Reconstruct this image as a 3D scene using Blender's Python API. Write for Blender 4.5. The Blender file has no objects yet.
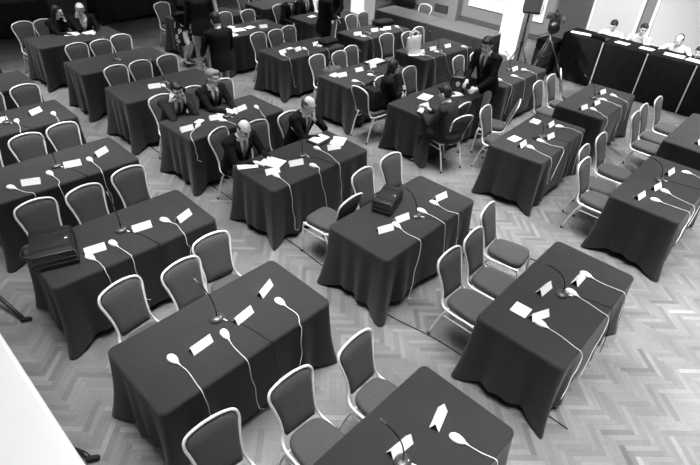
import bpy, bmesh, math, random
from mathutils import Vector, Matrix
C = bpy.context.scene.collection
PI = math.pi
rnd = random.Random(7)

# ------------------------------------------------------------------ materials
def lin(s):
    s /= 255.0
    return s/12.92 if s <= .04045 else ((s+.055)/1.055)**2.4
def mat(name, g, rough=.6, spec=.5, metal=0, noise=0, scale=20, bump=0, sheen=0, bscale=None, coat=0):
    m = bpy.data.materials.new(name); m.use_nodes = True
    nt = m.node_tree; b = nt.nodes['Principled BSDF']
    v = lin(g)
    b.inputs['Base Color'].default_value = (v, v, v, 1)
    b.inputs['Roughness'].default_value = rough
    b.inputs['Specular IOR Level'].default_value = spec
    b.inputs['Metallic'].default_value = metal
    b.inputs['Sheen Weight'].default_value = sheen
    b.inputs['Sheen Roughness'].default_value = .5
    b.inputs['Coat Weight'].default_value = coat
    tc = nt.nodes.new('ShaderNodeTexCoord')
    if noise:
        n = nt.nodes.new('ShaderNodeTexNoise'); n.inputs['Scale'].default_value = scale; n.inputs['Detail'].default_value = 5
        nt.links.new(tc.outputs['Object'], n.inputs['Vector'])
        r = nt.nodes.new('ShaderNodeMapRange'); r.inputs['To Min'].default_value = v*(1-noise); r.inputs['To Max'].default_value = v*(1+noise)
        r.inputs['From Min'].default_value = .3; r.inputs['From Max'].default_value = .7
        nt.links.new(n.outputs['Fac'], r.inputs['Value'])
        cc = nt.nodes.new('ShaderNodeCombineColor')
        for k in range(3): nt.links.new(r.outputs['Result'], cc.inputs[k])
        nt.links.new(cc.outputs['Color'], b.inputs['Base Color'])
    if bump:
        n2 = nt.nodes.new('ShaderNodeTexNoise'); n2.inputs['Scale'].default_value = bscale or 60; n2.inputs['Detail'].default_value = 6
        nt.links.new(tc.outputs['Object'], n2.inputs['Vector'])
        bp = nt.nodes.new('ShaderNodeBump'); bp.inputs['Strength'].default_value = bump; bp.inputs['Distance'].default_value = .01
        nt.links.new(n2.outputs['Fac'], bp.inputs['Height']); nt.links.new(bp.outputs['Normal'], b.inputs['Normal'])
    return m
M = {}
M['cloth'] = mat('tablecloth_fabric', 48, .95, .12, noise=.08, scale=5, bump=.25, bscale=5, sheen=.12)
M['cloth2'] = mat('desk_drape_fabric', 26, .95, .1, noise=.2, scale=9, bump=.3, bscale=8)
M['tabletop'] = mat('grey_table_laminate', 84, .5, .4, noise=.08, scale=4)
M['ply'] = mat('table_plywood', 120, .6, noise=.15, scale=14)
M['steel'] = mat('grey_steel', 100, .4, metal=.6)
M['frame'] = mat('silver_chair_tube', 242, .35, .6, metal=.15, noise=.04, scale=30)
M['fabric'] = mat('chair_upholstery', 76, .95, .15, noise=.12, scale=60, bump=.25, bscale=180, sheen=.08)
M['rubber'] = mat('black_rubber', 25, .7, .3, noise=.05, scale=30)
M['card'] = mat('white_card', 250, .8, .2, noise=.01, scale=20)
M['paper'] = mat('white_paper', 248, .85, .2, noise=.012, scale=8)
M['shell'] = mat('white_plastic', 246, .4, .4, noise=.01, scale=10)
M['cable'] = mat('white_cable', 215, .5, .4, noise=.02, scale=10)
M['dcable'] = mat('black_cable', 22, .5, .4, noise=.05, scale=10)
M['micbase'] = mat('mic_base_plastic', 62, .3, .6, noise=.05, scale=30)
M['black'] = mat('black_plastic', 20, .4, .5, noise=.08, scale=30)
M['grille'] = mat('speaker_grille', 72, .7, .3, noise=.25, scale=300)
M['leather'] = mat('black_leather', 32, .38, .55, noise=.2, scale=12, bump=.3, bscale=40)
M['nylon'] = mat('black_nylon', 24, .8, .3, noise=.2, scale=25, bump=.3, bscale=60)
M['greybag'] = mat('grey_bag_fabric', 78, .8, .3, noise=.2, scale=20, bump=.3, bscale=50)
M['tote'] = mat('pale_tote_canvas', 248, .9, .2, noise=.08, scale=12, bump=.3, bscale=30)
M['suit'] = mat('black_suit_wool', 24, .9, .15, noise=.2, scale=18, bump=.3, bscale=14)
M['suit2'] = mat('charcoal_suit_wool', 44, .9, .15, noise=.15, scale=18, bump=.3, bscale=14)
M['shirt'] = mat('white_shirt_cotton', 238, .85, .2, noise=.03, scale=14, bump=.3, bscale=12)
M['shirt2'] = mat('patterned_light_shirt', 200, .85, .2, noise=.3, scale=22, bump=.3, bscale=12)
M['khaki'] = mat('pale_trousers_cotton', 165, .9, .2, noise=.06, scale=14, bump=.3, bscale=10)
M['trouser'] = mat('dark_trousers_wool', 34, .9, .15, noise=.15, scale=14, bump=.3, bscale=10)
M['skin'] = mat('skin', 222, .55, .35, noise=.05, scale=12)
M['lip'] = mat('lips', 130, .5, .4, noise=.05, scale=12)
M['hairdark'] = mat('dark_hair', 30, .5, .4, noise=.4, scale=60, bump=.6, bscale=90)
M['hairbrown'] = mat('brown_hair', 78, .6, .3, noise=.35, scale=60, bump=.6, bscale=90)
M['hairgrey'] = mat('grey_hair', 135, .6, .3, noise=.35, scale=60, bump=.6, bscale=90)
M['hairwhite'] = mat('white_hair', 215, .6, .3, noise=.12, scale=60, bump=.6, bscale=90)
M['eye'] = mat('eye_dark', 25, .2, .5, noise=.05, scale=12)
M['tie'] = mat('dark_dotted_tie', 60, .5, .4, noise=.5, scale=120)
M['tie2'] = mat('grey_tie', 120, .5, .4, noise=.2, scale=60)
M['shoe'] = mat('black_shoe_leather', 18, .25, .6, noise=.1, scale=20)
M['lens'] = mat('lens_glass', 30, .1, .8, noise=.05, scale=20)
M['wall'] = mat('wall_plaster', 128, .8, .3, noise=.03, scale=2)
M['panel'] = mat('pale_wall_panel', 205, .55, .4, noise=.02, scale=2)
M['trimwhite'] = mat('white_trim_paint', 246, .5, .4, noise=.01, scale=5)
M['pillar'] = mat('white_pillar_paint', 252, .6, .4, noise=.006, scale=2)
M['base'] = mat('dark_baseboard_paint', 78, .5, .4, noise=.06, scale=6)
M['screen'] = mat('matte_white_screen', 246, .9, .1, noise=.01, scale=3)
M['chrome'] = mat('chrome', 225, .15, metal=1, noise=.01, scale=5)
M['ceil'] = mat('ceiling_paint', 235, .9, .1, noise=.02, scale=2)

# skirt with flowers: a pattern that belongs to the cloth
def flower_mat():
    m = bpy.data.materials.new('floral_print_cotton'); m.use_nodes = True; nt = m.node_tree; b = nt.nodes['Principled BSDF']
    tc = nt.nodes.new('ShaderNodeTexCoord'); v = nt.nodes.new('ShaderNodeTexVoronoi'); v.inputs['Scale'].default_value = 11
    r = nt.nodes.new('ShaderNodeValToRGB'); r.color_ramp.interpolation = 'CONSTANT'
    r.color_ramp.elements[0].color = (.75,.75,.75,1); e = r.color_ramp.elements[1]; e.position = .42; e.color = (.012,.012,.012,1)
    e = r.color_ramp.elements.new(.16); e.color = (.3,.3,.3,1); e = r.color_ramp.elements.new(.24); e.color = (.8,.8,.8,1)
    nt.links.new(tc.outputs['Object'], v.inputs['Vector']); nt.links.new(v.outputs['Distance'], r.inputs['Fac']); nt.links.new(r.outputs['Color'], b.inputs['Base Color'])
    b.inputs['Roughness'].default_value = .9
    return m
M['floral'] = flower_mat()
def parquet_mat():
    m = bpy.data.materials.new('oak_parquet'); m.use_nodes = True; nt = m.node_tree; b = nt.nodes['Principled BSDF']
    a = nt.nodes.new('ShaderNodeAttribute'); a.attribute_name = 'tone'
    tc = nt.nodes.new('ShaderNodeTexCoord'); n = nt.nodes.new('ShaderNodeTexNoise'); n.inputs['Scale'].default_value = 1.6; n.inputs['Detail'].default_value = 6
    nt.links.new(tc.outputs['Object'], n.inputs['Vector'])
    g = nt.nodes.new('ShaderNodeTexNoise'); g.inputs['Scale'].default_value = 28; g.inputs['Detail'].default_value = 5
    nt.links.new(tc.outputs['Object'], g.inputs['Vector'])
    def mth(op, x, y):
        q = nt.nodes.new('ShaderNodeMath'); q.operation = op
        for k, w in enumerate((x, y)):
            if hasattr(w, 'name'): nt.links.new(w, q.inputs[k])
            else: q.inputs[k].default_value = w
        return q.outputs[0]
    w1 = mth('ADD', mth('MULTIPLY', n.outputs['Fac'], .95), .53)
    w2 = mth('ADD', mth('MULTIPLY', g.outputs['Fac'], .3), .85)
    t = mth('MULTIPLY', mth('MULTIPLY', a.outputs['Fac'], w1), w2)
    cc = nt.nodes.new('ShaderNodeCombineColor')
    for k in range(3): nt.links.new(t, cc.inputs[k])
    nt.links.new(cc.outputs['Color'], b.inputs['Base Color'])
    rr = mth('ADD', mth('MULTIPLY', n.outputs['Fac'], .25), .28)
    nt.links.new(rr, b.inputs['Roughness']); b.inputs['Specular IOR Level'].default_value = .45
    bp = nt.nodes.new('ShaderNodeBump'); bp.inputs['Strength'].default_value = .08; bp.inputs['Distance'].default_value = .01
    nt.links.new(g.outputs['Fac'], bp.inputs['Height']); nt.links.new(bp.outputs['Normal'], b.inputs['Normal'])
    return m
M['parquet'] = parquet_mat()

# ------------------------------------------------------------------ helpers
def link(name, me, parent=None):
    o = bpy.data.objects.new(name, me); C.objects.link(o)
    if parent: o.parent = parent
    return o
def obj(name, bm, m, parent=None, smooth=True, bevel=0):
    me = bpy.data.meshes.new(name)
    bmesh.ops.recalc_face_normals(bm, faces=bm.faces)
    bm.to_mesh(me); bm.free()
    for mm in (m if isinstance(m, (list, tuple)) else [m]): me.materials.append(mm)
    if smooth:
        for p in me.polygons: p.use_smooth = True
    o = link(name, me, parent)
    if bevel:
        b = o.modifiers.new('bevel', 'BEVEL'); b.width = bevel; b.segments = 2; b.limit_method = 'ANGLE'
    return o
def thing(name, label, cat, loc=(0,0,0), rz=0, group=None):
    o = bpy.data.objects.new(name, None); C.objects.link(o); o.empty_display_size = .1
    o.location = loc; o.rotation_euler = (0,0,rz); o['label'] = label; o['category'] = cat
    if group: o['group'] = group
    return o
def tag(o, label, cat, group=None):
    o['label'] = label; o['category'] = cat
    if group: o['group'] = group
    return o
def struct(o): o['kind'] = 'structure'; return o
def dup(root, loc, rz, label=None, group=None):
    r = root.copy(); C.objects.link(r); r.location = loc; r.rotation_euler = (0,0,rz)
    if label: r['label'] = label
    if group: r['group'] = group
    for ch in list(root.children):
        c = ch.copy(); C.objects.link(c); c.parent = r
        for g in ch.children:
            d = g.copy(); C.objects.link(d); d.parent = c
    return r
def box(bm, c, s, rot=None):
    mt = Matrix.Translation(Vector(c))
    if rot is not None: mt = mt @ rot
    mt = mt @ Matrix.Diagonal((s[0], s[1], s[2], 1))
    return bmesh.ops.create_cube(bm, size=1, matrix=mt)['verts']
def smoothline(pts, n=8):
    P = [Vector(p) for p in pts]; P = [P[0]*2-P[1]] + P + [P[-1]*2-P[-2]]; out = []
    for i in range(1, len(P)-2):
        a, b, c, d = P[i-1:i+3]
        for k in range(n):
            t = k/n
            out.append(.5*((2*b)+(c-a)*t+(2*a-5*b+4*c-d)*t*t+(3*b-a-3*c+d)*t**3))
    out.append(P[-2]); return out
def tube(bm, pts, r, seg=8, closed=False, cap=True):
    pts = [Vector(p) for p in pts]; n = len(pts); rings = []
    rr = r if isinstance(r, (list, tuple)) else [r]*n
    up = None
    for i, p in enumerate(pts):
        if closed: t = pts[(i+1) % n]-pts[i-1]
        else: t = pts[min(i+1, n-1)]-pts[max(i-1, 0)]
        t.normalize()
        if up is None:
            up = Vector((0,0,1)) if abs(t.z) < .9 else Vector((1,0,0))
        x = t.cross(up)
        if x.length < 1e-4: x = t.cross(Vector((.3,.8,.1)))
        x.normalize(); y = x.cross(t).normalized(); up = y
        rings.append([bm.verts.new(p + (x*math.cos(2*PI*k/seg)+y*math.sin(2*PI*k/seg))*rr[i]) for k in range(seg)])
    for i in range(n if closed else n-1):
        a, b = rings[i], rings[(i+1) % n]
        for k in range(seg): bm.faces.new((a[k], a[(k+1) % seg], b[(k+1) % seg], b[k]))
    if cap and not closed:
        bm.faces.new(rings[0]); bm.faces.new(rings[-1][::-1])
def lathe(bm, prof, c=(0,0,0), seg=24, sx=1, sy=1):
    c = Vector(c); rings = []
    for r, z in prof: rings.append([bm.verts.new(c+Vector((r*sx*math.cos(2*PI*k/seg), r*sy*math.sin(2*PI*k/seg), z))) for k in range(seg)])
    for a, b in zip(rings, rings[1:]):
        for k in range(seg): bm.faces.new((a[k], a[(k+1) % seg], b[(k+1) % seg], b[k]))
    bm.faces.new(rings[0][::-1]); bm.faces.new(rings[-1])
def ball(bm, c, r, rot=None, u=16, v=10):
    mt = Matrix.Translation(Vector(c))
    if rot is not None: mt = mt @ rot
    if not isinstance(r, (tuple, list)): r = (r, r, r)
    mt = mt @ Matrix.Diagonal((r[0], r[1], r[2], 1))
    return bmesh.ops.create_uvsphere(bm, u_segments=u, v_segments=v, radius=1, matrix=mt)['verts']
def rcone(bm, a, b, ra, rb, seg=12):
    a, b = Vector(a), Vector(b); d = b-a; L = d.length
    if L < 1e-5: return ball(bm, a, ra)
    d /= L; pts = []; rr = []
    for k in range(5):
        t = PI/2*k/4*.98 - PI/2*.98 if False else -PI/2+PI/2*(k+.12)/4.12
        pts.append(a+d*ra*math.sin(t)); rr.append(max(ra*math.cos(t), 1e-3))
    for k in range(1, 5):
        t = PI/2*k/4*.97
        pts.append(b+d*rb*math.sin(t)); rr.append(max(rb*math.cos(t), 1e-3))
    tube(bm, pts, rr, seg)

# ------------------------------------------------------------------ setting
# herringbone floor: one mesh, every block a face with a tone of its own
def floor():
    q = 6; bw = .0467; bl = q*bw
    X0, X1, Y0, Y1 = -.7, 13.95, -4.0, 16.5
    vs, fs, tones = [], [], []
    c, s = math.cos(PI/4), math.sin(PI/4); R = random.Random(3)
    def add(x, y, w, h):
        cx, cy = x+w/2, y+h/2; px, py = cx*c-cy*s, cx*s+cy*c
        if not (X0-.3 < px < X1+.2 and Y0-.3 < py < Y1+.2): return
        i = len(vs); g = .0005
        for a, b in ((x+g, y+g), (x+w-g, y+g), (x+w-g, y+h-g), (x+g, y+h-g)):
            vs.append((min(max(a*c-b*s, X0), X1), min(max(a*s+b*c, Y0), Y1), 0))
        fs.append((i, i+1, i+2, i+3))
        t = R.gauss(.165, .019); t = min(max(t, .10), .25)
        if R.random() < .05: t *= .72
        if R.random() < .05: t = min(t*1.25, .33)
        tones.append(t)
    N = 640
    for j in range(-N//2, N):
        # diagonal staircases of horizontal/vertical pairs
        for k in range(-90, 110):
            x = (j + 2*q*k)*bw; y = j*bw
            if abs(x) > 28 or abs(y) > 28: continue
            add(x, y, bl, bw)
            add(x+bl, y-(q-1)*bw, bw, bl)
    me = bpy.data.meshes.new('floor')
    n = len(vs); vs += [(X0, Y0, -.002), (X1, Y0, -.002), (X1, Y1, -.002), (X0, Y1, -.002)]; fs.append((n, n+1, n+2, n+3)); tones.append(.07)
    me.from_pydata(vs, [], fs)
    at = me.attributes.new('tone', 'FLOAT', 'FACE')
    for i, t in enumerate(tones): at.data[i].value = t
    me.materials.append(M['parquet'])
    return struct(link('floor', me))
floor()
def plainbox(name, a, b, m, bevel=0, parent=None):
    bm = bmesh.new(); box(bm, [(p+q)/2 for p, q in zip(a, b)], [abs(q-p) for p, q in zip(a, b)])
    return obj(name, bm, m, parent, smooth=False, bevel=bevel)
WU = 13.95
struct(plainbox('wall_back', (WU, -4, 0), (WU+.15, 16.5, 5.0), M['wall']))
struct(plainbox('wall_left', (.3, 16.5, 0), (WU+.15, 16.65, 5.0), M['wall']))
struct(plainbox('baseboard_back', (WU-.03, -4, 0), (WU, 8.6, .14), M['base'], .006))
struct(plainbox('baseboard_back', (WU-.03, 9.66, 0), (WU, 16.5, .14), M['base'], .006))
struct(plainbox('wall_back_pilaster', (13.71, 8.62, .0), (WU, 9.64, 5.0), M['wall'], .01))
struct(plainbox('ceiling', (-1.2, -4, 5.0), (WU+.15, 16.65, 5.15), M['ceil']))
# vent on the pilaster
t = thing('wall_vent', 'dark square louvred vent low on the wall pilaster, behind the lone chair', 'vent', (13.69, 9.15, .14), 0)
plainbox('vent_frame', (-.005, -.235, 0), (.02, .235, .21), M['black'], .004, t)
bm = bmesh.new()
for k in range(7): box(bm, (-.012, 0, .025+k*.027), (.012, .43, .011), Matrix.Rotation(.5, 4, 'Y'))
obj('louvre', bm, M['base'], t, False)
# framed panels on the back wall
def wallpanel(v0, v1, z0, z1, label, i):
    t = thing('wall_panel', label, 'wall panel', (WU, (v0+v1)/2, z0), 0, None)
    h = (v1-v0)/2; H = z1-z0
    plainbox('panel_board', (-.02, -h, 0), (0, h, H), M['panel'], 0, t)
    bm = bmesh.new(); w = .065
    box(bm, (-.035, 0, w/2), (.05, 2*h, w)); box(bm, (-.035, 0, H-w/2), (.05, 2*h, w))
    box(bm, (-.035, -h+w/2, H/2), (.05, w, H-2*w)); box(bm, (-.035, h-w/2, H/2), (.05, w, H-2*w))
    obj('panel_moulding', bm, M['trimwhite'], t, False)
wallpanel(6.06, 8.37, .465, 4.2, 'tall pale wall panel in white moulding, cut in two by the white pillar', 0)
wallpanel(3.75, 4.90, .465, 4.2, 'narrow pale wall panel in white moulding behind the left white-shirted man at the desk', 1)
wallpanel(0.52, 3.52, .465, 4.2, 'wide pale wall panel in white moulding at the far right, behind the desk', 2)
wallpanel(10.31, 12.65, .465, 4.2, 'pale wall panel in white moulding left of the pilaster', 3)
# pillars
for (u0, v0, lb) in ((11.32, 5.39, 'square white pillar at top right behind the loudspeaker pole'), (11.32, 10.1, 'square white pillar at the top centre behind two empty chairs')):
    t = thing('pillar', lb, 'pillar', (u0+.24, v0+.25, 0))
    plainbox('shaft', (-.24, -.25, 0), (.24, .25, 5.0), M['pillar'], .015, t)

# ------------------------------------------------------------------ tables
TL, TW, TH = 1.533, .755, .74
def cloth_mesh(seed, L=TL, W=TW, H=TH, m=None, flare=.10):
    R = random.Random(seed); bm = bmesh.new()
    hl, hw, cr = L/2+.004, W/2+.004, .05
    # perimeter
    per = []
    def arc(cx, cy, a0):
        for k in range(7):
            a = a0+PI/2*k/6; per.append((cx+cr*math.cos(a), cy+cr*math.sin(a), math.cos(a), math.sin(a)))
    def side(x0, y0, x1, y1, nx, ny, n):
        for k in range(1, n): t = k/n; per.append((x0+(x1-x0)*t, y0+(y1-y0)*t, nx, ny))
    n1, n2 = 64, 32
    arc(hl-cr, hw-cr, 0); side(hl-cr, hw, -hl+cr, hw, 0, 1, n1); arc(-hl+cr, hw-cr, PI/2); side(-hl, hw-cr, -hl, -hw+cr, -1, 0, n2)
    arc(-hl+cr, -hw+cr, PI); side(-hl+cr, -hw, hl-cr, -hw, 0, -1, n1); arc(hl-cr, -hw+cr, 1.5*PI); side(hl, -hw+cr, hl, hw-cr, 1, 0, n2)
    n = len(per); s = [0]
    for i in range(1, n): s.append(s[-1]+math.hypot(per[i][0]-per[i-1][0], per[i][1]-per[i-1][1]))
    ph = [R.uniform(0, 6.28) for _ in range(5)]; fr = [R.uniform(4, 7), R.uniform(9, 14), R.uniform(17, 24)]
    corners = [(hl, hw), (-hl, hw), (-hl, -hw), (hl, -hw)]; ca = [R.uniform(.75, 1.25) for _ in corners]
    rings = []
    levels = [0, .012, .04, .1, .2, .34, .5, .66, .82, .93, 1]
    for li, f in enumerate(levels):
        ring = []
        for i, (x, y, nx, ny) in enumerate(per):
            dc = min(abs(abs(x)-hl)+abs(abs(y)-hw), 9); ze = .012+(.075+.012*math.sin(s[i]*5.3+ph[4]))*(1-math.exp(-(dc/.16)**2)); z = H+.006-f*(H+.006-ze)
            inset = .012*(1-min(f/.012, 1)) if f < .012 else 0
            off = -inset+.010*f+ .010*f*math.sin(s[i]*fr[0]+ph[0])+.013*f*math.sin(s[i]*fr[1]+ph[1])*(.4+.6*f)+.008*f*math.sin(s[i]*fr[2]+ph[2])*abs(math.sin(s[i]*2.1+ph[3]))
            if f < .05: off = -inset+.002*f/.05
            ox, oy = nx*off, ny*off
            for (cx, cy), a in zip(corners, ca):
                d = abs(x-cx)+abs(y-cy)
                g = math.exp(-(d/.085)**2)*flare*a*(.35*f+.65*f**3)
                g2 = math.exp(-((d-.19)/.055)**2)*.034*a*f - math.exp(-((d-.31)/.05)**2)*.022*a*f + math.exp(-((d-.42)/.05)**2)*.014*a*f
                ox += math.copysign(g, cx)*.8; oy += math.copysign(g, cy)*.8
                ox -= nx*g2; oy -= ny*g2
            ring.append(bm.verts.new((x+ox, y+oy, z)))
        rings.append(ring)
    for a, b in zip(rings, rings[1:]):
        for k in range(n): bm.faces.new((a[k], b[k], b[(k+1) % n], a[(k+1) % n]))
    bm.faces.new(rings[0])
    me = bpy.data.meshes.new('tablecloth'); bmesh.ops.recalc_face_normals(bm, faces=bm.faces); bm.to_mesh(me); bm.free()
    me.materials.append(m or M['cloth'])
    for p in me.polygons: p.use_smooth = len(p.vertices) == 4
    return me
cloths = [cloth_mesh(k) for k in range(6)]
bm = bmesh.new(); box(bm, (0,0,TH-.012), (TL-.05, TW-.05, .024)); bmT = bpy.data.meshes.new('tabletop'); bm.to_mesh(bmT); bm.free(); bmT.materials.append(M['ply'])
bm = bmesh.new(); tube(bm, [(0,-.3,.0), (0,-.3,TH-.03), ], .016); tube(bm, [(0,.3,.0), (0,.3,TH-.03)], .016); tube(bm, [(0,-.3,.3), (0,.3,.3)], .01)
legM = bpy.data.meshes.new('leg'); bm.to_mesh(legM); bm.free(); legM.materials.append(M['steel'])
TB = {'A':(1.458,2.497,.5),'B':(1.508,0.821,0),'C':(3.729,2.548,1.1),'D':(3.746,0.830,.9),'E':(1.450,4.115,-1),'F':(1.483,5.707,-.4),'G':(1.450,7.257,0),'H':(1.492,8.715,0),
'L':(3.704,5.740,1.2),'M':(3.721,4.140,-.3),'J':(3.679,8.698,-.5),'K':(3.679,7.249,-2),'I':(3.662,10.341,0),'H2':(1.441,10.316,0),
'U':(6.570,0.838,.8),'T':(6.637,2.514,3.1),'S':(6.620,4.232,0),'N':(6.603,5.757,0),'O':(6.637,7.400,.3),'P':(6.595,9.050,0),'P0':(6.478,10.408,0),
'W':(8.715,0.905,0),'V':(8.715,2.548,1.9),'X':(8.715,4.190,0),'R':(8.757,5.858,-2.2),'Q':(8.715,7.433,0),'r3':(8.698,8.925,0),'r4':(8.631,10.475,0)}
ORD = ['first','second','third','fourth','fifth','sixth','seventh']
ROWS = {'nearest row':['B','A','E','F','G','H','H2'], 'second row':['D','C','M','L','K','J','I'], 'third row':['U','T','S','N','O','P','P0'], 'farthest row':['W','V','X','R','Q','r3','r4']}
WHERE = {}
for rn, l in ROWS.items():
    for i, k in enumerate(l): WHERE[k] = f'{ORD[i]} table from right, {rn}'
for i, (k, (x, y, a)) in enumerate(TB.items()):
    t = thing('conference_table', f'rectangular table under a floor-length dark cloth, {WHERE[k].replace(" table","")}', 'table', (x,y,0), math.radians(a), 'cloth-covered conference tables in the grid')
    link('tablecloth', cloths[i % 6], t); link('tabletop', bmT, t)
    for s in (-1, 1):
        l = link('leg', legM, t); l.location = (s*.7, 0, 0)
def loose_table(x, y, rz, label, L=TL, sd=0, topm=None):
    t = thing('conference_table', label, 'table', (x,y,0), rz, 'cloth-covered tables along the walls')
    link('tablecloth', cloth_mesh(sd, L), t); link('tabletop', bmT, t).scale = (L/TL, 1, 1)
    if topm:
        bm = bmesh.new(); box(bm, (0,0,TH+.012), (L,TW,.010)); obj('top_board', bm, topm, t, False, .003)
    for s in (-1, 1):
        l = link('leg', legM, t); l.location = (s*.7, 0, 0)
loose_table(10.54, 6.37, PI/2, 'grey-topped cloth-covered table by the back wall, ending at the white pillar', 1.53, 11, M['tabletop'])
loose_table(10.52, 7.91, PI/2+.01, 'grey-topped cloth-covered table by the back wall, left of the pillar-end one', 1.53, 12, M['tabletop'])
loose_table(3.54, 13.80, 0, 'long dark draped table at the top left corner of the photo', 1.62, 13)
loose_table(6.32, 13.84, 0, 'dark draped table at the top edge, left of the standing woman', 1.60, 14)
loose_table(7.98, 13.84, 0, 'dark draped table at the top edge, behind the standing woman', 1.60, 15)

def W2(k, lx, ly, z=0):
    x, y, a = TB[k]; a = math.radians(a)
    return Vector((x+lx*math.cos(a)-ly*math.sin(a), y+lx*math.sin(a)+ly*math.cos(a), z))

# ------------------------------------------------------------------ chairs
def make_chair():
    t = thing('banquet_chair', '', 'chair')
    # back hoop, each side running on into the seat rail
    def side(s):
        return [Vector(p) for p in ((s*.205,-.21,.425), (s*.208,-.1,.425), (s*.208,.08,.425), (s*.20,.165,.435), (s*.183,.205,.475), (s*.166,.222,.54), (s*.170,.250,.64), (s*.19,.281,.74), (s*.208,.306,.82), (s*.198,.322,.875), (s*.16,.331,.905), (s*.08,.335,.925))]
    L = side(-1); Rr = side(1)
    pts = smoothline(L + [Vector((0,.336,.931))] + Rr[::-1], 4)
    bm = bmesh.new(); tube(bm, pts, .0118, 8); obj('back_frame', bm, M['frame'], t)
    # padded back
    def hw(z):
        if z < .54: return .155
        if z < .82: return .155+(z-.54)/.28*.036
        return .191
    bm = bmesh.new(); rows = 12; cols = 10; grid = {}
    for sgn in (0, 1):
        for j in range(rows+1):
            z = .49+(.915-.49)*j/rows
            w = hw(z)
            if z > .84: w = .191*math.sqrt(max(0, 1-((z-.84)/.082)**2))**.8 + .0
            if z < .52: w = .155-.012*(1-(z-.49)/.03)
            w = max(w, .05)
            yb = .208+(z-.49)*.30
            for i in range(cols+1):
                x = -w+2*w*i/cols; e = min(1, (1-abs(x)/w)*5)*min(1, j/1.5, (rows-j)/1.5)
                y = yb+(.006+.016*e if sgn else -.006-.022*e)
                grid[sgn, j, i] = bm.verts.new((x, y, z))
    for j in range(rows):
        for i in range(cols):
            for sgn in (0, 1):
                f = [grid[sgn,j,i], grid[sgn,j,i+1], grid[sgn,j+1,i+1], grid[sgn,j+1,i]]
                bm.faces.new(f if sgn else f[::-1])
    bd = [(0,i) for i in range(cols)]+[(j,cols) for j in range(rows)]+[(rows,i) for i in range(cols,0,-1)]+[(j,0) for j in range(rows,0,-1)]
    for a, b in zip(bd, bd[1:]+bd[:1]): bm.faces.new((grid[0,a[0],a[1]], grid[0,b[0],b[1]], grid[1,b[0],b[1]], grid[1,a[0],a[1]]))
    obj('backrest', bm, M['fabric'], t)
    # seat pad: rounded, a little wider in front
    bm = bmesh.new(); n = 40; rings = []
    for z, k in ((.43, .93), (.437, .985), (.46, 1.0), (.482, .985), (.494, .94), (.500, .82), (.503, .5), (.504, .12)):
        ring = []
        for i in range(n):
            a = 2*PI*i/n; e = .5
            cx = math.copysign(abs(math.cos(a))**e, math.cos(a)); cy = math.copysign(abs(math.sin(a))**e, math.sin(a))
            w = .198-.02*cy
            ring.append(bm.verts.new((cx*w*k, -.015+cy*.21*k, z)))
        rings.append(ring)
    for a, b in zip(rings, rings[1:]):
        for k in range(n): bm.faces.new((a[k], a[(k+1)%n], b[(k+1)%n], b[k]))
    bm.faces.new(rings[0][::-1]); bm.faces.new(rings[-1])
    obj('seat', bm, M['fabric'], t)
    for s in (-1, 1):
        bm = bmesh.new(); tube(bm, smoothline([(s*.208,-.12,.424), (s*.207,-.185,.415), (s*.207,-.212,.38), (s*.21,-.225,.2), (s*.212,-.235,.012)], 4), .0115, 8)
        o = obj('leg', bm, M['frame'], t); bm = bmesh.new(); lathe(bm, [(.014,0),(.015,.02),(.013,.03)], (s*.212,-.235,0), 10); obj('leg_cap', bm, M['rubber'], o)
        bm = bmesh.new(); tube(bm, smoothline([(s*.207,.10,.418), (s*.207,.135,.40), (s*.209,.185,.28), (s*.212,.265,.012)], 4), .0115, 8)
        o = obj('leg', bm, M['frame'], t); bm = bmesh.new(); lathe(bm, [(.014,0),(.015,.02),(.013,.03)], (s*.212,.265,0), 10); obj('leg_cap', bm, M['rubber'], o)
        bm = bmesh.new(); tube(bm, [(s*.208,-.214,.345), (s*.208,.155,.345)], .008, 6); obj('stretcher', bm, M['frame'], t)
    bm = bmesh.new(); tube(bm, [(-.205,-.2,.418), (.205,-.2,.418)], .009, 6); tube(bm, [(-.205,.13,.418), (.205,.13,.418)], .009, 6); obj('seat_frame', bm, M['frame'], t)
    for c in list(t.children)+[g for c in t.children for g in c.children]:
        c.data.transform(Matrix.Diagonal((.89, .95, .966, 1)))
    return t
chair0 = make_chair(); first = [True]; GRP = 'silver-framed padded banquet chairs in the hall'
def chair(x, y, rz, label):
    if first[0]:
        first[0] = False; chair0.location = (x,y,0); chair0.rotation_euler = (0,0,rz); chair0['label'] = label; chair0['group'] = GRP; return chair0
    return dup(chair0, (x,y,0), rz, label, GRP)
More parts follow.
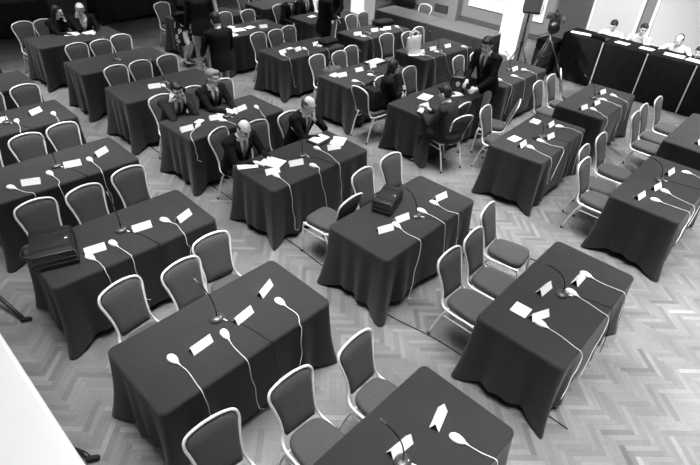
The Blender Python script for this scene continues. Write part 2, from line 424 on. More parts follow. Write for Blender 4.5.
# back positions along each table: (x of the hoop, y of the hoop, yaw in degrees)
CH = {'A':[(1.022, 3.314, 8), (1.51, 3.224, 4), (1.91, 3.374, -3)],
'B':[(0.85, 1.79, -5), (1.42, 1.71, -2), (1.98, 1.64, 2)],
'C':[(3.851, 3.3, 3), (4.378, 3.326, -2)],
'D':[(3.363, 1.766, 0), (3.79, 1.786, 3), (4.294, 1.935, 8)],
'E':[(0.985, 4.926, 0), (1.43, 4.884, 4), (1.932, 4.959, 2)],
'F':[(0.961, 6.467, 0), (1.43, 6.418, 0), (1.856, 6.459, 2)],
'G':[(1.505, 8.0, 0), (1.974, 8.0, 0)],
'I':[(3.071, 11.226, 4), (3.423, 11.193, 8), (3.7, 11.167, 0), (4.127, 11.142, 0)],
'J':[(3.299, 9.433, 0), (3.702, 9.399, 0), (4.12, 9.509, -3)],
'K':[(3.299, 8.026, 0), (3.702, 8.026, 0), (4.179, 8.026, 0)],
'L':[(3.222, 6.56, 4), (3.725, 6.576, 0), (4.253, 6.568, 0)],
'M':[(3.206, 5.16, 18), (3.725, 5.06, 0), (4.236, 5.019, 0)],
'O':[(6.23, 8.243, 0), (6.632, 8.21, 0), (7.026, 8.277, 0)],
'P':[(6.598, 9.86, 0), (7.135, 9.768, 0)],
'P0':[(5.945, 11.285, 0), (6.447, 11.242, 0), (6.934, 11.226, 0)],
'r3':[(8.031, 9.785, 0), (8.516, 9.785, 0), (9.044, 9.802, 0)],
'r4':[(8.123, 11.31, 0), (8.584, 11.31, 0), (9.087, 11.31, 0)],
'Q':[(8.165, 8.277, -35), (8.802, 8.227, 0), (9.212, 8.243, 0)],
'R':[(8.299, 6.752, -10), (8.776, 6.602, 0), (9.28, 6.702, 0)],
'N':[(6.23, 6.593, 0), (6.699, 6.51, 0), (7.101, 6.602, 0)],
'S':[(6.33, 5.169, 0), (7.076, 5.195, 0)],
'X':[(8.307, 5.027, 0), (8.793, 4.968, 0)],
'T':[(6.617, 3.4, 6)],
'V':[(8.28, 3.417, 2), (8.78, 3.426, 2), (9.2, 3.454, 26)],
'U':[(6.134, 1.693, 0), (6.502, 1.855, 3), (7.059, 1.855, 0)],
'W':[(8.264, 1.816, 0), (8.7, 1.844, 0), (9.239, 1.802, 0)]}
WHICH = {1:['single'], 2:['left','right'], 3:['left','middle','right'], 4:['leftmost','second','third','rightmost']}
SEAT = {}
for k, l in CH.items():
    for i, (x, y, a) in enumerate(l):
        a = math.radians(a); cx, cy = x+.32*math.sin(a), y-.32*math.cos(a)
        SEAT[k, i] = (cx, cy, a)
        chair(cx, cy, a, f'padded silver-framed chair, {WHICH[len(l)][i]} one behind {WHERE[k]}')
chair(3.33, 3.28, math.radians(184), 'padded chair turned away, its seat towards the reading men, left of the briefcase table')
chair(7.10, 3.46, math.radians(204), 'padded chair seen edge-on, tilted back, between standing man and nearby papers table')
chair(6.14, 3.70, math.radians(166), 'padded chair under the man seen from behind, its legs clear of the table')
chair(6.47, 3.97, math.radians(180), 'padded chair pushed under the table just right of the man seen from behind')
chair(6.00, 5.03, math.radians(86), 'padded chair turned sideways with a black backpack on its seat')
chair(10.84, 7.90, math.radians(-90), 'lone padded chair behind the back tables, near the wall vent')

# places of the things on each table, in metres from the table centre
CARDS={
 'A':[(-0.262, -0.058, 5.0), (0.14, -0.029, 9.0), (0.455, 0.092, 22.0)],
 'B':[(0.121, 0.078, -5.0), (0.463, 0.028, 17.0)],
 'C':[(-0.406, -0.055, -19.0), (-0.136, -0.053, -12.0), (0.51, -0.085, -8.0)],
 'D':[(-0.388, 0.017, -23.0), (-0.048, 0.134, -4.0), (0.305, -0.028, -0.0)],
 'E':[(-0.312, -0.107, -9.0), (0.153, -0.055, -8.0), (0.538, -0.152, 20.0)],
 'F':[(-0.327, -0.181, -23.0), (0.143, -0.065, -12.0), (0.497, 0.007, 24.0)],
 'G':[(-0.032, 0.026, 5.0), (0.398, 0.059, 24.0)],
 'K':[(-0.182, -0.044, -12.0)],
 'L':[(-0.637, -0.081, -5.0), (-0.151, -0.031, -20.0), (0.293, 0.001, 8.0)],
 'M':[(-0.515, -0.056, -13.0), (-0.179, -0.08, -19.0), (0.45, -0.072, -21.0)],
 'O':[(-0.52, -0.019, 9.0), (-0.192, -0.066, 10.0), (0.322, -0.011, 4.0)],
 'N':[(-0.476, 0.094, -10.0), (-0.055, 0.106, -5.0), (0.284, 0.098, -2.0)],
 'Q':[(-0.558, -0.03, -18.0), (-0.047, -0.044, -12.0), (0.298, -0.106, -22.0)],
 'R':[(-0.48, -0.027, -11.0), (-0.115, -0.028, -7.0), (0.291, -0.083, -6.0)],
 'S':[(-0.45, -0.066, -8.0)],
 'T':[(-0.471, 0.036, 0.0), (0.059, -0.124, -8.0), (0.453, 0.036, -1.0)],
 'V':[(-0.578, 0.005, -11.0), (-0.208, -0.06, -7.0), (0.372, 0.057, -9.0)],
 'U':[(-0.531, 0.117, -8.0), (-0.161, 0.052, -9.0), (0.372, 0.051, -8.0)],
 'X':[(0.195, -0.011, -2.0)],
 'P':[(0.292, -0.145, -14.0)],
 'r3':[(-0.12, -0.002, -6.0)],
 'W':[(-0.447, -0.006, -7.0)],
}
HAND={
 'A':[((-0.474, -0.033), (-0.456, -0.192), (-0.477, -0.358), (-0.447, 0.41)), ((-0.072, -0.089), (-0.095, -0.23), (-0.1, -0.375), (-0.069, 0.3)), ((0.453, -0.104), (0.465, -0.303), (0.411, -0.444), (0.359, 0.31))],
 'B':[((0.429, -0.142), (0.463, -0.303), (0.491, -0.399), (0.67, 0.31))],
 'C':[((-0.263, -0.088), (-0.288, -0.236), (-0.278, -0.398), (-0.411, 0.22)), ((0.137, -0.104), (0.155, -0.256), (0.141, -0.43), (0.171, 0.4)), ((0.365, -0.103), (0.357, -0.29), (0.394, -0.417), (0.425, 0.32))],
 'D':[((-0.46, -0.033), (-0.46, -0.204), (-0.499, -0.393), (-0.742, 0.55)), ((0.096, -0.053), (0.08, -0.221), (0.049, -0.375), (-0.351, 0.45)), ((0.429, -0.045), (0.433, -0.216), (0.453, -0.386), (0.702, 0.04))],
 'E':[((-0.388, -0.181), (-0.357, -0.293), (-0.359, -0.495), (-0.334, 0.58)), ((-0.154, -0.121), (-0.112, -0.364), (-0.116, -0.504), (-0.109, 0.38)), ((0.374, -0.087), (0.426, -0.218), (0.404, -0.43), (0.432, 0.57))],
 'F':[((-0.512, -0.153), (-0.434, -0.318), (-0.382, -0.493), (-0.364, 0.64)), ((-0.113, -0.106), (-0.099, -0.309), (-0.135, -0.51), (-0.052, 0.29)), ((0.333, -0.069), (0.336, -0.308), (0.32, -0.469), (0.35, 0.25))],
 'G':[((0.126, -0.087), (0.1, -0.266), (0.057, -0.39), (0.025, 0.71)), ((0.558, -0.131), (0.542, -0.287), (0.521, -0.42), (0.515, 0.68))],
 'K':[((-0.057, -0.073), (-0.056, -0.181), (-0.084, -0.355), (-0.117, 0.66))],
 'L':[((-0.465, -0.081), (-0.656, -0.207), (-0.809, -0.374), (-0.862, 0.64)), ((-0.13, -0.148), (-0.072, -0.236), (-0.061, -0.394), (-0.055, 0.65)), ((0.503, -0.081), (0.463, -0.231), (0.397, -0.398), (0.39, 0.64))],
 'M':[((-0.529, -0.148), (-0.533, -0.288), (-0.548, -0.433), (-0.513, 0.28)), ((-0.055, -0.25), (-0.034, -0.332), (-0.091, -0.47), (0.022, 0.26)), ((0.279, 0.048), (0.29, -0.168), (0.228, -0.422), (0.261, 0.29))],
 'O':[((-0.599, -0.138), (-0.6, -0.303), (-0.66, -0.463), (-0.604, 0.39)), ((-0.035, -0.091), (-0.038, -0.207), (-0.196, -0.456), (-0.143, 0.54)), ((0.301, -0.146), (0.404, -0.219), (0.301, -0.419), (0.317, 0.44))],
 'N':[((-0.495, -0.227), (-0.421, -0.306), (-0.45, -0.426), (-0.423, 0.49)), ((-0.063, -0.173), (-0.023, -0.264), (-0.095, -0.424), (-0.089, 0.55))],
 'Q':[((-0.56, -0.2), (-0.461, -0.271), (-0.51, -0.408), (-0.47, 0.42)), ((0.149, -0.094), (0.171, -0.162), (0.048, -0.352), (-0.017, 0.65)), ((0.61, -0.125), (0.61, -0.239), (0.498, -0.408), (0.527, 0.52))],
 'R':[((-0.591, -0.152), (-0.482, -0.239), (-0.508, -0.412), (-0.435, 0.39)), ((-0.177, -0.189), (-0.108, -0.287), (-0.158, -0.452), (-0.021, 0.52)), ((0.57, -0.29), (0.628, -0.346), (0.547, -0.465), (0.632, 0.26))],
 'T':[((-0.455, -0.077), (-0.488, -0.231), (-0.515, -0.393), (-0.503, 0.5)), ((-0.165, -0.092), (-0.16, -0.246), (-0.116, -0.377), (-0.374, 0.5)), ((0.507, -0.078), (0.598, -0.234), (0.559, -0.39), (0.518, 0.26))],
 'V':[((-0.507, -0.126), (-0.535, -0.253), (-0.631, -0.381), (-0.739, 0.6)), ((0.047, -0.077), (0.059, -0.224), (0.005, -0.392), (-0.038, 0.41)), ((0.385, -0.126), (0.37, -0.263), (0.294, -0.393), (0.328, 0.58))],
 'U':[((-0.482, -0.039), (-0.453, -0.186), (-0.437, -0.324), (-0.958, 0.88)), ((-0.179, -0.056), (-0.206, -0.187), (-0.248, -0.329), (-0.696, 0.81)), ((0.54, -0.099), (0.571, -0.198), (0.503, -0.34), (-0.262, 0.98))],
 'X':[((-0.552, -0.137), (-0.52, -0.231), (-0.567, -0.374), (-0.677, 0.41)), ((-0.141, -0.197), (-0.109, -0.263), (-0.112, -0.373), (-0.083, 0.52)), ((0.316, -0.146), (0.395, -0.25), (0.323, -0.426), (0.461, 0.53))],
}
MICS={
 'A':((-0.016, 0.094),(-0.062, 0.236)),
 'B':((0.059, 0.006),(0.002, 0.146)),
 'C':((0.026, -0.117),(-0.033, 0.041)),
 'D':((0.019, -0.003),(-0.127, 0.171)),
 'E':((-0.002, 0.035),(0.009, 0.187)),
 'F':((0.006, 0.026),(-0.015, 0.118)),
 'G':((0.025, -0.04),(-0.047, -0.303)),
 'J':((-0.037, 0.017),(-0.197, -0.397)),
 'K':((0.02, 0.04),(-0.148, -0.304)),
 'L':((0.006, -0.065),(-0.032, 0.074)),
 'M':((0.022, 0.027),(-0.026, 0.149)),
 'N':((0.067, -0.036),(-0.297, -0.283)),
 'T':((-0.021, -0.051),(-0.373, -0.118)),
 'V':((0.018, 0.069),(-0.406, -0.033)),
 'U':((0.077, 0.079),(-0.12, 0.246)),
 'X':((0.11, 0.042),(0.014, 0.133)),
 'S':((0.344, -0.032),(0.006, 0.0)),
 'R':((-0.059, -0.13),(-0.616, -0.484)),
 'Q':((-0.298, -0.051),(-0.837, -0.513)),
 'O':((-0.04, -0.001),(-0.497, -0.482)),
}
POWER = 72
SPOT = 1000
EXPO = .14

# ------------------------------------------------------------------ things on the tables
def mesh_of(bm, m, name, smooth=True):
    bmesh.ops.recalc_face_normals(bm, faces=bm.faces); me = bpy.data.meshes.new(name); bm.to_mesh(me); bm.free(); me.materials.append(m)
    for p in me.polygons: p.use_smooth = smooth
    return me
def card_mesh():
    bm = bmesh.new(); L, h, d, t = .178, .064, .034, .0012
    def v(x, y, z): return bm.verts.new((x, y, z))
    o = [[v(s*L/2, -d, 0), v(s*L/2, 0, h), v(s*L/2, d, 0)] for s in (-1, 1)]
    i = [[v(s*L/2, -d+t*1.6, 0), v(s*L/2, 0, h-t*2.4), v(s*L/2, d-t*1.6, 0)] for s in (-1, 1)]
    for k in (0, 1):
        bm.faces.new((o[0][k], o[0][k+1], o[1][k+1], o[1][k])); bm.faces.new((i[0][k], i[1][k], i[1][k+1], i[0][k+1]))
        for s in (0, 1): bm.faces.new((o[s][k], o[s][k+1], i[s][k+1], i[s][k]))
    for k in (0, 2): bm.faces.new((o[0][k], o[1][k], i[1][k], i[0][k]))
    return mesh_of(bm, M['card'], 'name_card', False)
cardM = card_mesh(); TZ = TH+.0065
SIDE = {1:['only'], 2:['left','right'], 3:['left','middle','right']}
def on(k): return WHERE[k]
for k, l in CARDS.items():
    for i, (x, y, a) in enumerate(l):
        p = W2(k, x, y, TZ); o = link('name_card', cardM); o.location = p; o.rotation_euler = (0,0,math.radians(a+TB[k][2]))
        tag(o, f'folded white name card, {SIDE[len(l)][i]} one on {on(k)}', 'name card', 'folded white name cards')
def shell_mesh():
    bm = bmesh.new(); n = 20; rings = []
    for z, s in ((0, .86), (.006, 1), (.016, 1), (.026, .86), (.033, .6), (.036, .25)):
        ring = []
        for i in range(n):
            a = 2*PI*i/n; y = math.sin(a)*.056*s; x = math.cos(a)*.031*s*(1+ .18*math.sin(a))
            ring.append(bm.verts.new((x, y+.0, z)))
        rings.append(ring)
    for a, b in zip(rings, rings[1:]):
        for q in range(n): bm.faces.new((a[q], a[(q+1)%n], b[(q+1)%n], b[q]))
    bm.faces.new(rings[0][::-1]); bm.faces.new(rings[-1])
    rcone(bm, (0,-.05,.014), (0,-.074,.009), .009, .005, 8)
    return mesh_of(bm, M['shell'], 'shell')
shellM = shell_mesh()
for k, l in HAND.items():
    for i, (m, c, e, d) in enumerate(l):
        p = W2(k, m[0], m[1], TZ); dx, dy = c[0]-m[0], c[1]-m[1]; aa = math.radians(TB[k][2])
        rz = math.atan2(dy, dx)+PI/2+aa
        t = thing('corded_handset', f'small white oval corded handset, {SIDE[len(l)][i]} one on {on(k)}', 'handset', p, rz, 'white corded oval handsets')
        link('shell', shellM, t)
        inv = t.matrix_basis.inverted() if False else Matrix.Translation(p) @ Matrix.Rotation(rz, 4, 'Z')
        inv = inv.inverted()
        ey = -.384; zend = max(.03, min(d[1], .60)); ex = max(-.75, min(.75, e[0])); dx2 = max(-.74, min(.74, d[0]))
        tail = Vector((0,-.07,.008)); wpts = [W2(k, c[0], c[1], TZ+.004)] + ([W2(k, ex*.8+c[0]*.2, ey+.05, TZ+.0045)] if c[1]-ey > .13 else []) + [ W2(k, ex, ey-.004, TZ+.002), W2(k, ex, ey-.03, TZ-.04)]
        nz = 4; low = max(zend-.1, .05)
        for q in range(1, nz+1):
            f = q/nz; z = TZ-.04+(low-TZ+.04)*f
            wpts.append(W2(k, ex+(dx2-ex)*f+.012*math.sin(3*q+i), ey-.034-.05*(TH-z)/TH-.004*math.sin(q*2.3), z))
        wpts.append(W2(k, dx2+.05, ey-.03-.05*(TH-low)/TH, low-.05))
        pts = smoothline([tail]+[inv @ w for w in wpts], 6)
        bm = bmesh.new(); tube(bm, pts, .0032, 6); obj('cable', bm, M['cable'], t)
for k, ((bx, by), (tx, ty)) in MICS.items():
    if k in ('S',): pass
    if math.hypot(tx-bx, ty-by) > .42 or ty-by < 0: tx, ty = bx-.06, by+.2
    p = W2(k, bx, by, TZ); rz = math.radians(TB[k][2])
    t = thing('gooseneck_microphone', f'dark gooseneck table microphone standing on {on(k)}', 'microphone', p, rz, 'gooseneck microphones on the tables')
    bm = bmesh.new(); lathe(bm, [(.052,0),(.056,.006),(.054,.014),(.040,.026),(.018,.031)], seg=24, sx=1.1, sy=.95); obj('base', bm, M['micbase'], t)
    bm = bmesh.new(); lathe(bm, [(.008,.02),(.008,.027),(.006,.028)], (.02,-.022,0), 10); obj('talk_button', bm, M['card'], t)
    dx, dy = tx-bx, ty-by; L = .335
    pts = smoothline([(0,0,.028), (dx*.02,dy*.03,.10), (dx*.22,dy*.22,.20), (dx*.6,dy*.6,.275), (dx*.95,dy*.95,L-.02)], 6)
    bm = bmesh.new(); tube(bm, pts, .0048, 8); obj('neck', bm, M['black'], t)
    a = Vector(pts[-1]); b = a + (a-Vector(pts[-3])).normalized()*.035
    bm = bmesh.new(); rcone(bm, a, b, .0075, .0085, 10); obj('mic_head', bm, M['steel'], t)
    bm = bmesh.new(); rcone(bm, (.03,-.05,.008), (.04,-.075,.007), .006, .005, 8); obj('plug', bm, M['card'], t)
    pts = smoothline([(.04,-.075,.007), (.07, -.12,.004), (.11, -.20,.004), (.15,-.365-by,.004), (.155,-.388-by,-.01), (.16,-.44-by,-.30), (.2,-.45-by,-.55)], 6)
    bm = bmesh.new(); tube(bm, pts, .0032, 6); obj('cable', bm, M['dcable'], t)

def paper(k, x, y, a, w, h, label, n=1, z0=0, m='paper', th=.0015):
    bm = bmesh.new(); R = random.Random(int(x*1000)+n)
    for q in range(n):
        box(bm, (R.uniform(-.006,.006)*(n>1), R.uniform(-.006,.006)*(n>1), th/2+q*th), (w, h, th*.92), Matrix.Rotation(R.uniform(-.05,.05)*(n>1), 4, 'Z'))
    o = obj('paper_sheet' if n == 1 else 'paper_stack', bm, M[m], None, False)
    o.location = W2(k, x, y, TZ+z0); o.rotation_euler = (0,0,math.radians(a+TB[k][2]))
    return tag(o, label, 'paper', 'loose papers on the tables')
paper('D', -0.419, 0.159, 2, 0.138, 0.138, 'square white sheet lying flat, '+on('D'))
paper('T', 0.444, 0.251, 4, 0.172, 0.129, 'white sheet on '+on('T')+', upper of its two')
paper('T', -0.344, 0.201, -6, 0.181, 0.129, 'white sheet on '+on('T')+', lower of its two')
paper('L', -0.360, 0.046, 25, 0.129, 0.086, 'small white note below the phoning man, beside a name card')
paper('L', 0.084, 0.084, 15, 0.224, 0.129, 'white sheet under the folded hands of the light-haired man', 2)
paper('M', -0.352, 0.134, 22, 0.206, 0.258, 'white papers under the hands of the bald reading man', 3)
paper('M', -0.637, 0.235, -28, 0.232, 0.095, 'slim white paper at the table corner beside the reading man', 2)
paper('M', 0.645, 0.042, 30, 0.232, 0.172, 'white papers at the right end of the reading men table', 3)
paper('N', -0.520, 0.209, 12, 0.181, 0.129, 'white sheet at the left end of '+on('N'))
paper('R', -0.670, -0.017, -28, 0.224, 0.163, 'white sheet in front of the pale tote bag')
paper('S', -0.101, 0.168, 14, 0.258, 0.172, 'white sheet at left of the man seen from behind', 2)
paper('S', 0.377, -0.050, -32, 0.258, 0.181, 'open white papers at right of the man seen from behind', 3)
paper('I', 0.000, 0.184, -10, 0.258, 0.181, 'white papers in front of the long-haired woman', 4)
paper('I', 0.302, 0.101, 12, 0.232, 0.163, 'white papers in front of the white-haired man', 3)
paper('P', -0.251, 0.235, 20, 0.189, 0.138, 'white sheet at the far left of '+on('P'), 2)
paper('P', -0.302, -0.084, -12, 0.292, 0.189, 'thick stack of white papers on '+on('P'), 22)
paper('P', -0.553, -0.251, 10, 0.206, 0.146, 'white papers at near left corner of '+on('P'), 3)
paper('P', 0.075, 0.017, 16, 0.206, 0.146, 'white papers in the middle of '+on('P'), 4)
paper('O', -0.226, 0.117, 10, 0.138, 0.086, 'small white note behind a name card on '+on('O'), 2)
paper('r3', -0.318, 0.101, 10, 0.189, 0.129, 'white sheet at the top edge, in front of the dark-suited group', 2)

# dark folder / tablet with a white page in front of the man resting his chin
def folder(k, x, y, a, label, w=.30, h=.22):
    t = thing('open_folder', label, 'folder', W2(k, x, y, TZ), math.radians(a+TB[k][2]))
    bm = bmesh.new(); box(bm, (0,0,.012), (w,h,.024)); obj('cover', bm, M['leather'], t, False, .006)
    bm = bmesh.new(); box(bm, (0,.01,.0262), (w*.82,h*.72,.0024)); obj('page', bm, M['paper'], t, False)
folder('M', 0.469, 0.201, 8, 'black folder holding a white page under the hand of the chin-resting man')
folder('N', 0.520, 0.218, 4, 'black tray of pale papers at the far right of the table before the dark-haired woman', .42, .26)
# pens, phone, glasses
def pen(k, x, y, a, label, m='black'):
    bm = bmesh.new(); rcone(bm, (-.065,0,.005), (.055,0,.005), .0045, .0045, 8); rcone(bm, (.055,0,.005), (.07,0,.005), .004, .001, 8)
    o = obj('pen', bm, M[m]); o.location = W2(k, x, y, TZ); o.rotation_euler = (0,0,math.radians(a)); tag(o, label, 'pen')
pen('M', 0.704, 0.318, 60, 'dark pen by the far corner of the reading men table')
pen('M', 0.587, 0.168, 75, 'white pen between the black folder and papers', 'card')
pen('L', -0.553, 0.084, 150, 'dark pen on the table below the phoning man')
def eyeglasses(loc, rz, label):
    t = thing('eyeglasses', label, 'glasses', loc, rz)
    for s in (-1, 1):
        bm = bmesh.new(); tube(bm, [(s*.034+.024*math.cos(a*PI/8), 0, .022+.018*math.sin(a*PI/8)) for a in range(16)], .0028, 6, True); o = obj('rim', bm, M['black'], t)
        bm = bmesh.new(); tube(bm, [(s*.058, 0, .03), (s*.062, .06, .028), (s*.055, .12, .006)], .0025, 6); obj('temple', bm, M['black'], o)
    bm = bmesh.new(); tube(bm, [(-.012, 0, .024), (0,-.003,.03), (.012, 0, .024)], .0025, 6); obj('bridge', bm, M['black'], t)
eyeglasses(W2('M', -0.545, 0.017, TZ), .5, 'dark folded spectacles lying before the bald reading man')
def ph(k, x, y, a, label):
    bm = bmesh.new(); box(bm, (0,0,.009), (.055,.115,.018)); o = obj('mobile_phone', bm, M['black'], None, False, .006); o.location = W2(k, x, y, TZ); o.rotation_euler = (0,0,math.radians(a)); tag(o, label, 'phone')
ph('L', 0.084, -0.050, 70, 'black phone beside the microphone in front of the folded hands')
ph('T', -0.101, 0.000, 80, 'black device beside the microphone on '+on('T'))

# ------------------------------------------------------------------ bags
def soft(bm_fn, m, name, parent, sub=2, bevel=.02):
    bm = bmesh.new(); bm_fn(bm); o = obj(name, bm, m, parent); b = o.modifiers.new('b', 'BEVEL'); b.width = bevel; b.segments = 3; b.limit_method = 'ANGLE'
    return o
def briefcase(loc, rz, label, w=.40, d=.16, h=.30, lying=True):
    t = thing('briefcase', label, 'briefcase', loc, rz)
    def taper(bm):
        vs = box(bm, (0,0,d/2), (w,h,d))
        for v in vs:
            if v.co.z > d*.6: v.co.x *= .95; v.co.y *= .93
    soft(taper, M['leather'], 'body', t)
    def flap(bm):
        vs = box(bm, (0,h*.02,d+.004), (w*.97,h*.90,.016))
        box(bm, (0,-h*.45,d*.78), (w*.96,.018,d*.45))
    soft(flap, M['leather'], 'flap', t, bevel=.006)
    for s in (-.28, .28):
        bm = bmesh.new(); box(bm, (s*w,0,d+.014), (.03,h*.92,.006)); obj('strap', bm, M['black'], t, False, .002)
    bm = bmesh.new(); box(bm, (0,-h*.33,d+.018), (.035,.03,.01)); obj('clasp', bm, M['chrome'], t, False, .003)
    bm = bmesh.new(); box(bm, (0,0,d*.33), (w+.004,h+.004,.008)); box(bm, (0,0,d*.62), (w*.99,h*.99,.008)); obj('seam_piping', bm, M['black'], t, False, .002)
    bm = bmesh.new(); tube(bm, smoothline([(-.08,h*.46,d*.6), (-.075,h*.62,d*.62), (0,h*.68,d*.62), (.075,h*.62,d*.62), (.08,h*.46,d*.6)], 5), .009, 8); obj('handle', bm, M['leather'], t)
briefcase(W2('C', -0.042, 0.218, TZ), math.radians(20), 'bulky black leather briefcase lying on the table behind two name cards', .38, .13, .22)
briefcase(W2('E', -0.587, 0.059, TZ), math.radians(72), 'large black leather satchel with bright clasp lying at the left table end', .42, .14, .36)
def bag(loc, rz, label, size, m='nylon', name='laptop_bag', strap=True, pocket=True, cat='bag'):
    w, d, h = size; t = thing(name, label, cat, loc, rz)
    def body(bm):
        vs = box(bm, (0,0,h/2), (w,d,h))
        for v in vs:
            if v.co.z > h*.6: v.co.x *= .9; v.co.y *= .8
    soft(body, M[m], 'body', t, bevel=min(size)*.22)
    if pocket:
        bm = bmesh.new(); box(bm, (0,-d*.5,h*.36), (w*.7,d*.14,h*.5)); obj('pocket', bm, M[m], t, False, .01)
        bm = bmesh.new(); tube(bm, [(-w*.4,-d*.1,h*.985), (w*.4,-d*.1,h*.985)], .006, 6); obj('zip', bm, M['steel'], t)
    if strap:
        bm = bmesh.new(); tube(bm, smoothline([(-w*.28,0,h*.93), (-w*.24,0,h+.06), (0,0,h+.10), (w*.24,0,h+.06), (w*.28,0,h*.93)], 5), .009, 8); obj('handle', bm, M[m], t)
    return t
def flatbag(loc, rz, label, w=.42, d=.30, h=.07):
    t = thing('laptop_bag', label, 'bag', loc, rz)
    soft(lambda bm: box(bm, (0,0,h/2), (w,d,h)), M['nylon'], 'body', t, bevel=.025)
    bm = bmesh.new(); box(bm, (0,-.02,h+.004), (w*.7,d*.55,.012)); obj('pocket', bm, M['nylon'], t, False, .005)
    bm = bmesh.new(); tube(bm, smoothline([(-w*.48,0,h*.6), (-w*.62,.04,.02), (-w*.7,-.06,.014), (-w*.5,-.2,.014), (-w*.2,-.19,.016)], 5), .010, 6); obj('strap', bm, M['nylon'], t)
    bm = bmesh.new(); tube(bm, smoothline([(.1,-.06,h+.012), (.16,-.07,h+.02), (.22,-.05,h*.9)], 4), .006, 6); obj('light_trim', bm, M['steel'], t)
flatbag(W2('O', 0.587, -0.059, TZ), .1, 'flat black laptop bag lying at the right end of '+on('O'), .40, .28, .08)
flatbag(W2('Q', 0.520, 0.201, TZ), -.1, 'flat black bag lying on '+on('Q')+', near the back tables', .44, .27, .10)
bag((6.00, 5.03, .49), math.radians(84), 'black backpack on the chair turned sideways beside the seated woman', (.28,.20,.34), 'nylon', 'backpack', cat='backpack')
bag((6.30, 6.25, .49), math.radians(6), 'dark grey box-shaped bag on the left chair behind '+on('N').split(',')[0], (.40,.28,.27), 'greybag', 'document_bag')
bag((7.10, 9.40, .49), 0, 'grey bag on a chair at the top, behind the paper stack', (.34,.22,.26), 'greybag', 'document_bag')
bag((6.60, 7.86, .49), 0, 'dark bag with pale items on a chair behind '+on('O'), (.30,.20,.24), 'leather', 'handbag', cat='handbag')
for i, (dx, dy, lb) in enumerate(((-.10,-.16,'crumpled white paper on the chair seat, left of the dark bag'), (.10,-.16,'crumpled white paper on the chair seat, right of the dark bag'))):
    bm = bmesh.new(); ball(bm, (0,0,.05), (.075,.05,.06), None, 10, 7); R = random.Random(i)
    for v in bm.verts: v.co += Vector((R.uniform(-.012,.012), R.uniform(-.012,.012), R.uniform(-.008,.012)))
    o = obj('crumpled_paper', bm, M['paper'], None, False); o.location = (6.60+dx, 7.86+dy, .503); tag(o, lb, 'paper')
# pale tote bag with two loop handles
t = thing('tote_bag', 'pale canvas tote bag with loop handles standing on the table', 'tote bag', W2('R', -0.620, 0.050, TZ), math.radians(-20))
def tb(bm):
    n = 24; rings = []
    for z, w, d in ((0,.13,.055), (.02,.14,.065), (.12,.145,.06), (.22,.14,.045), (.30,.15,.025), (.315,.15,.015)):
        rings.append([bm.verts.new((math.copysign(abs(math.cos(2*PI*i/n))**.4, math.cos(2*PI*i/n))*w, math.copysign(abs(math.sin(2*PI*i/n))**.5, math.sin(2*PI*i/n))*d, z+(.02*math.cos(2*PI*i/n) if z > .2 else 0))) for i in range(n)])
    for a, b in zip(rings, rings[1:]):
        for q in range(n): bm.faces.new((a[q], a[(q+1)%n], b[(q+1)%n], b[q]))
    bm.faces.new(rings[0][::-1]); bm.faces.new(rings[-1])
soft(tb, M['tote'], 'body', t, bevel=.003)
for s in (-1, 1):
    bm = bmesh.new(); tube(bm, smoothline([(-.08,s*.02,.26), (-.085,s*.03,.36), (0,s*.045,.42), (.085,s*.03,.36), (.08,s*.02,.26)], 5), .009, 8); obj('handle', bm, M['tote'], t)
# dark handbag held by the standing man
t = bag(W2('S', 0.553, 0.017, TZ), math.radians(-60), 'dark round handbag with pale badge held open by the leaning man', (.26,.15,.24), 'leather', 'handbag', cat='handbag')
bm = bmesh.new(); ball(bm, (0,-.085,.13), (.035,.008,.042)); obj('badge', bm, M['panel'], t)

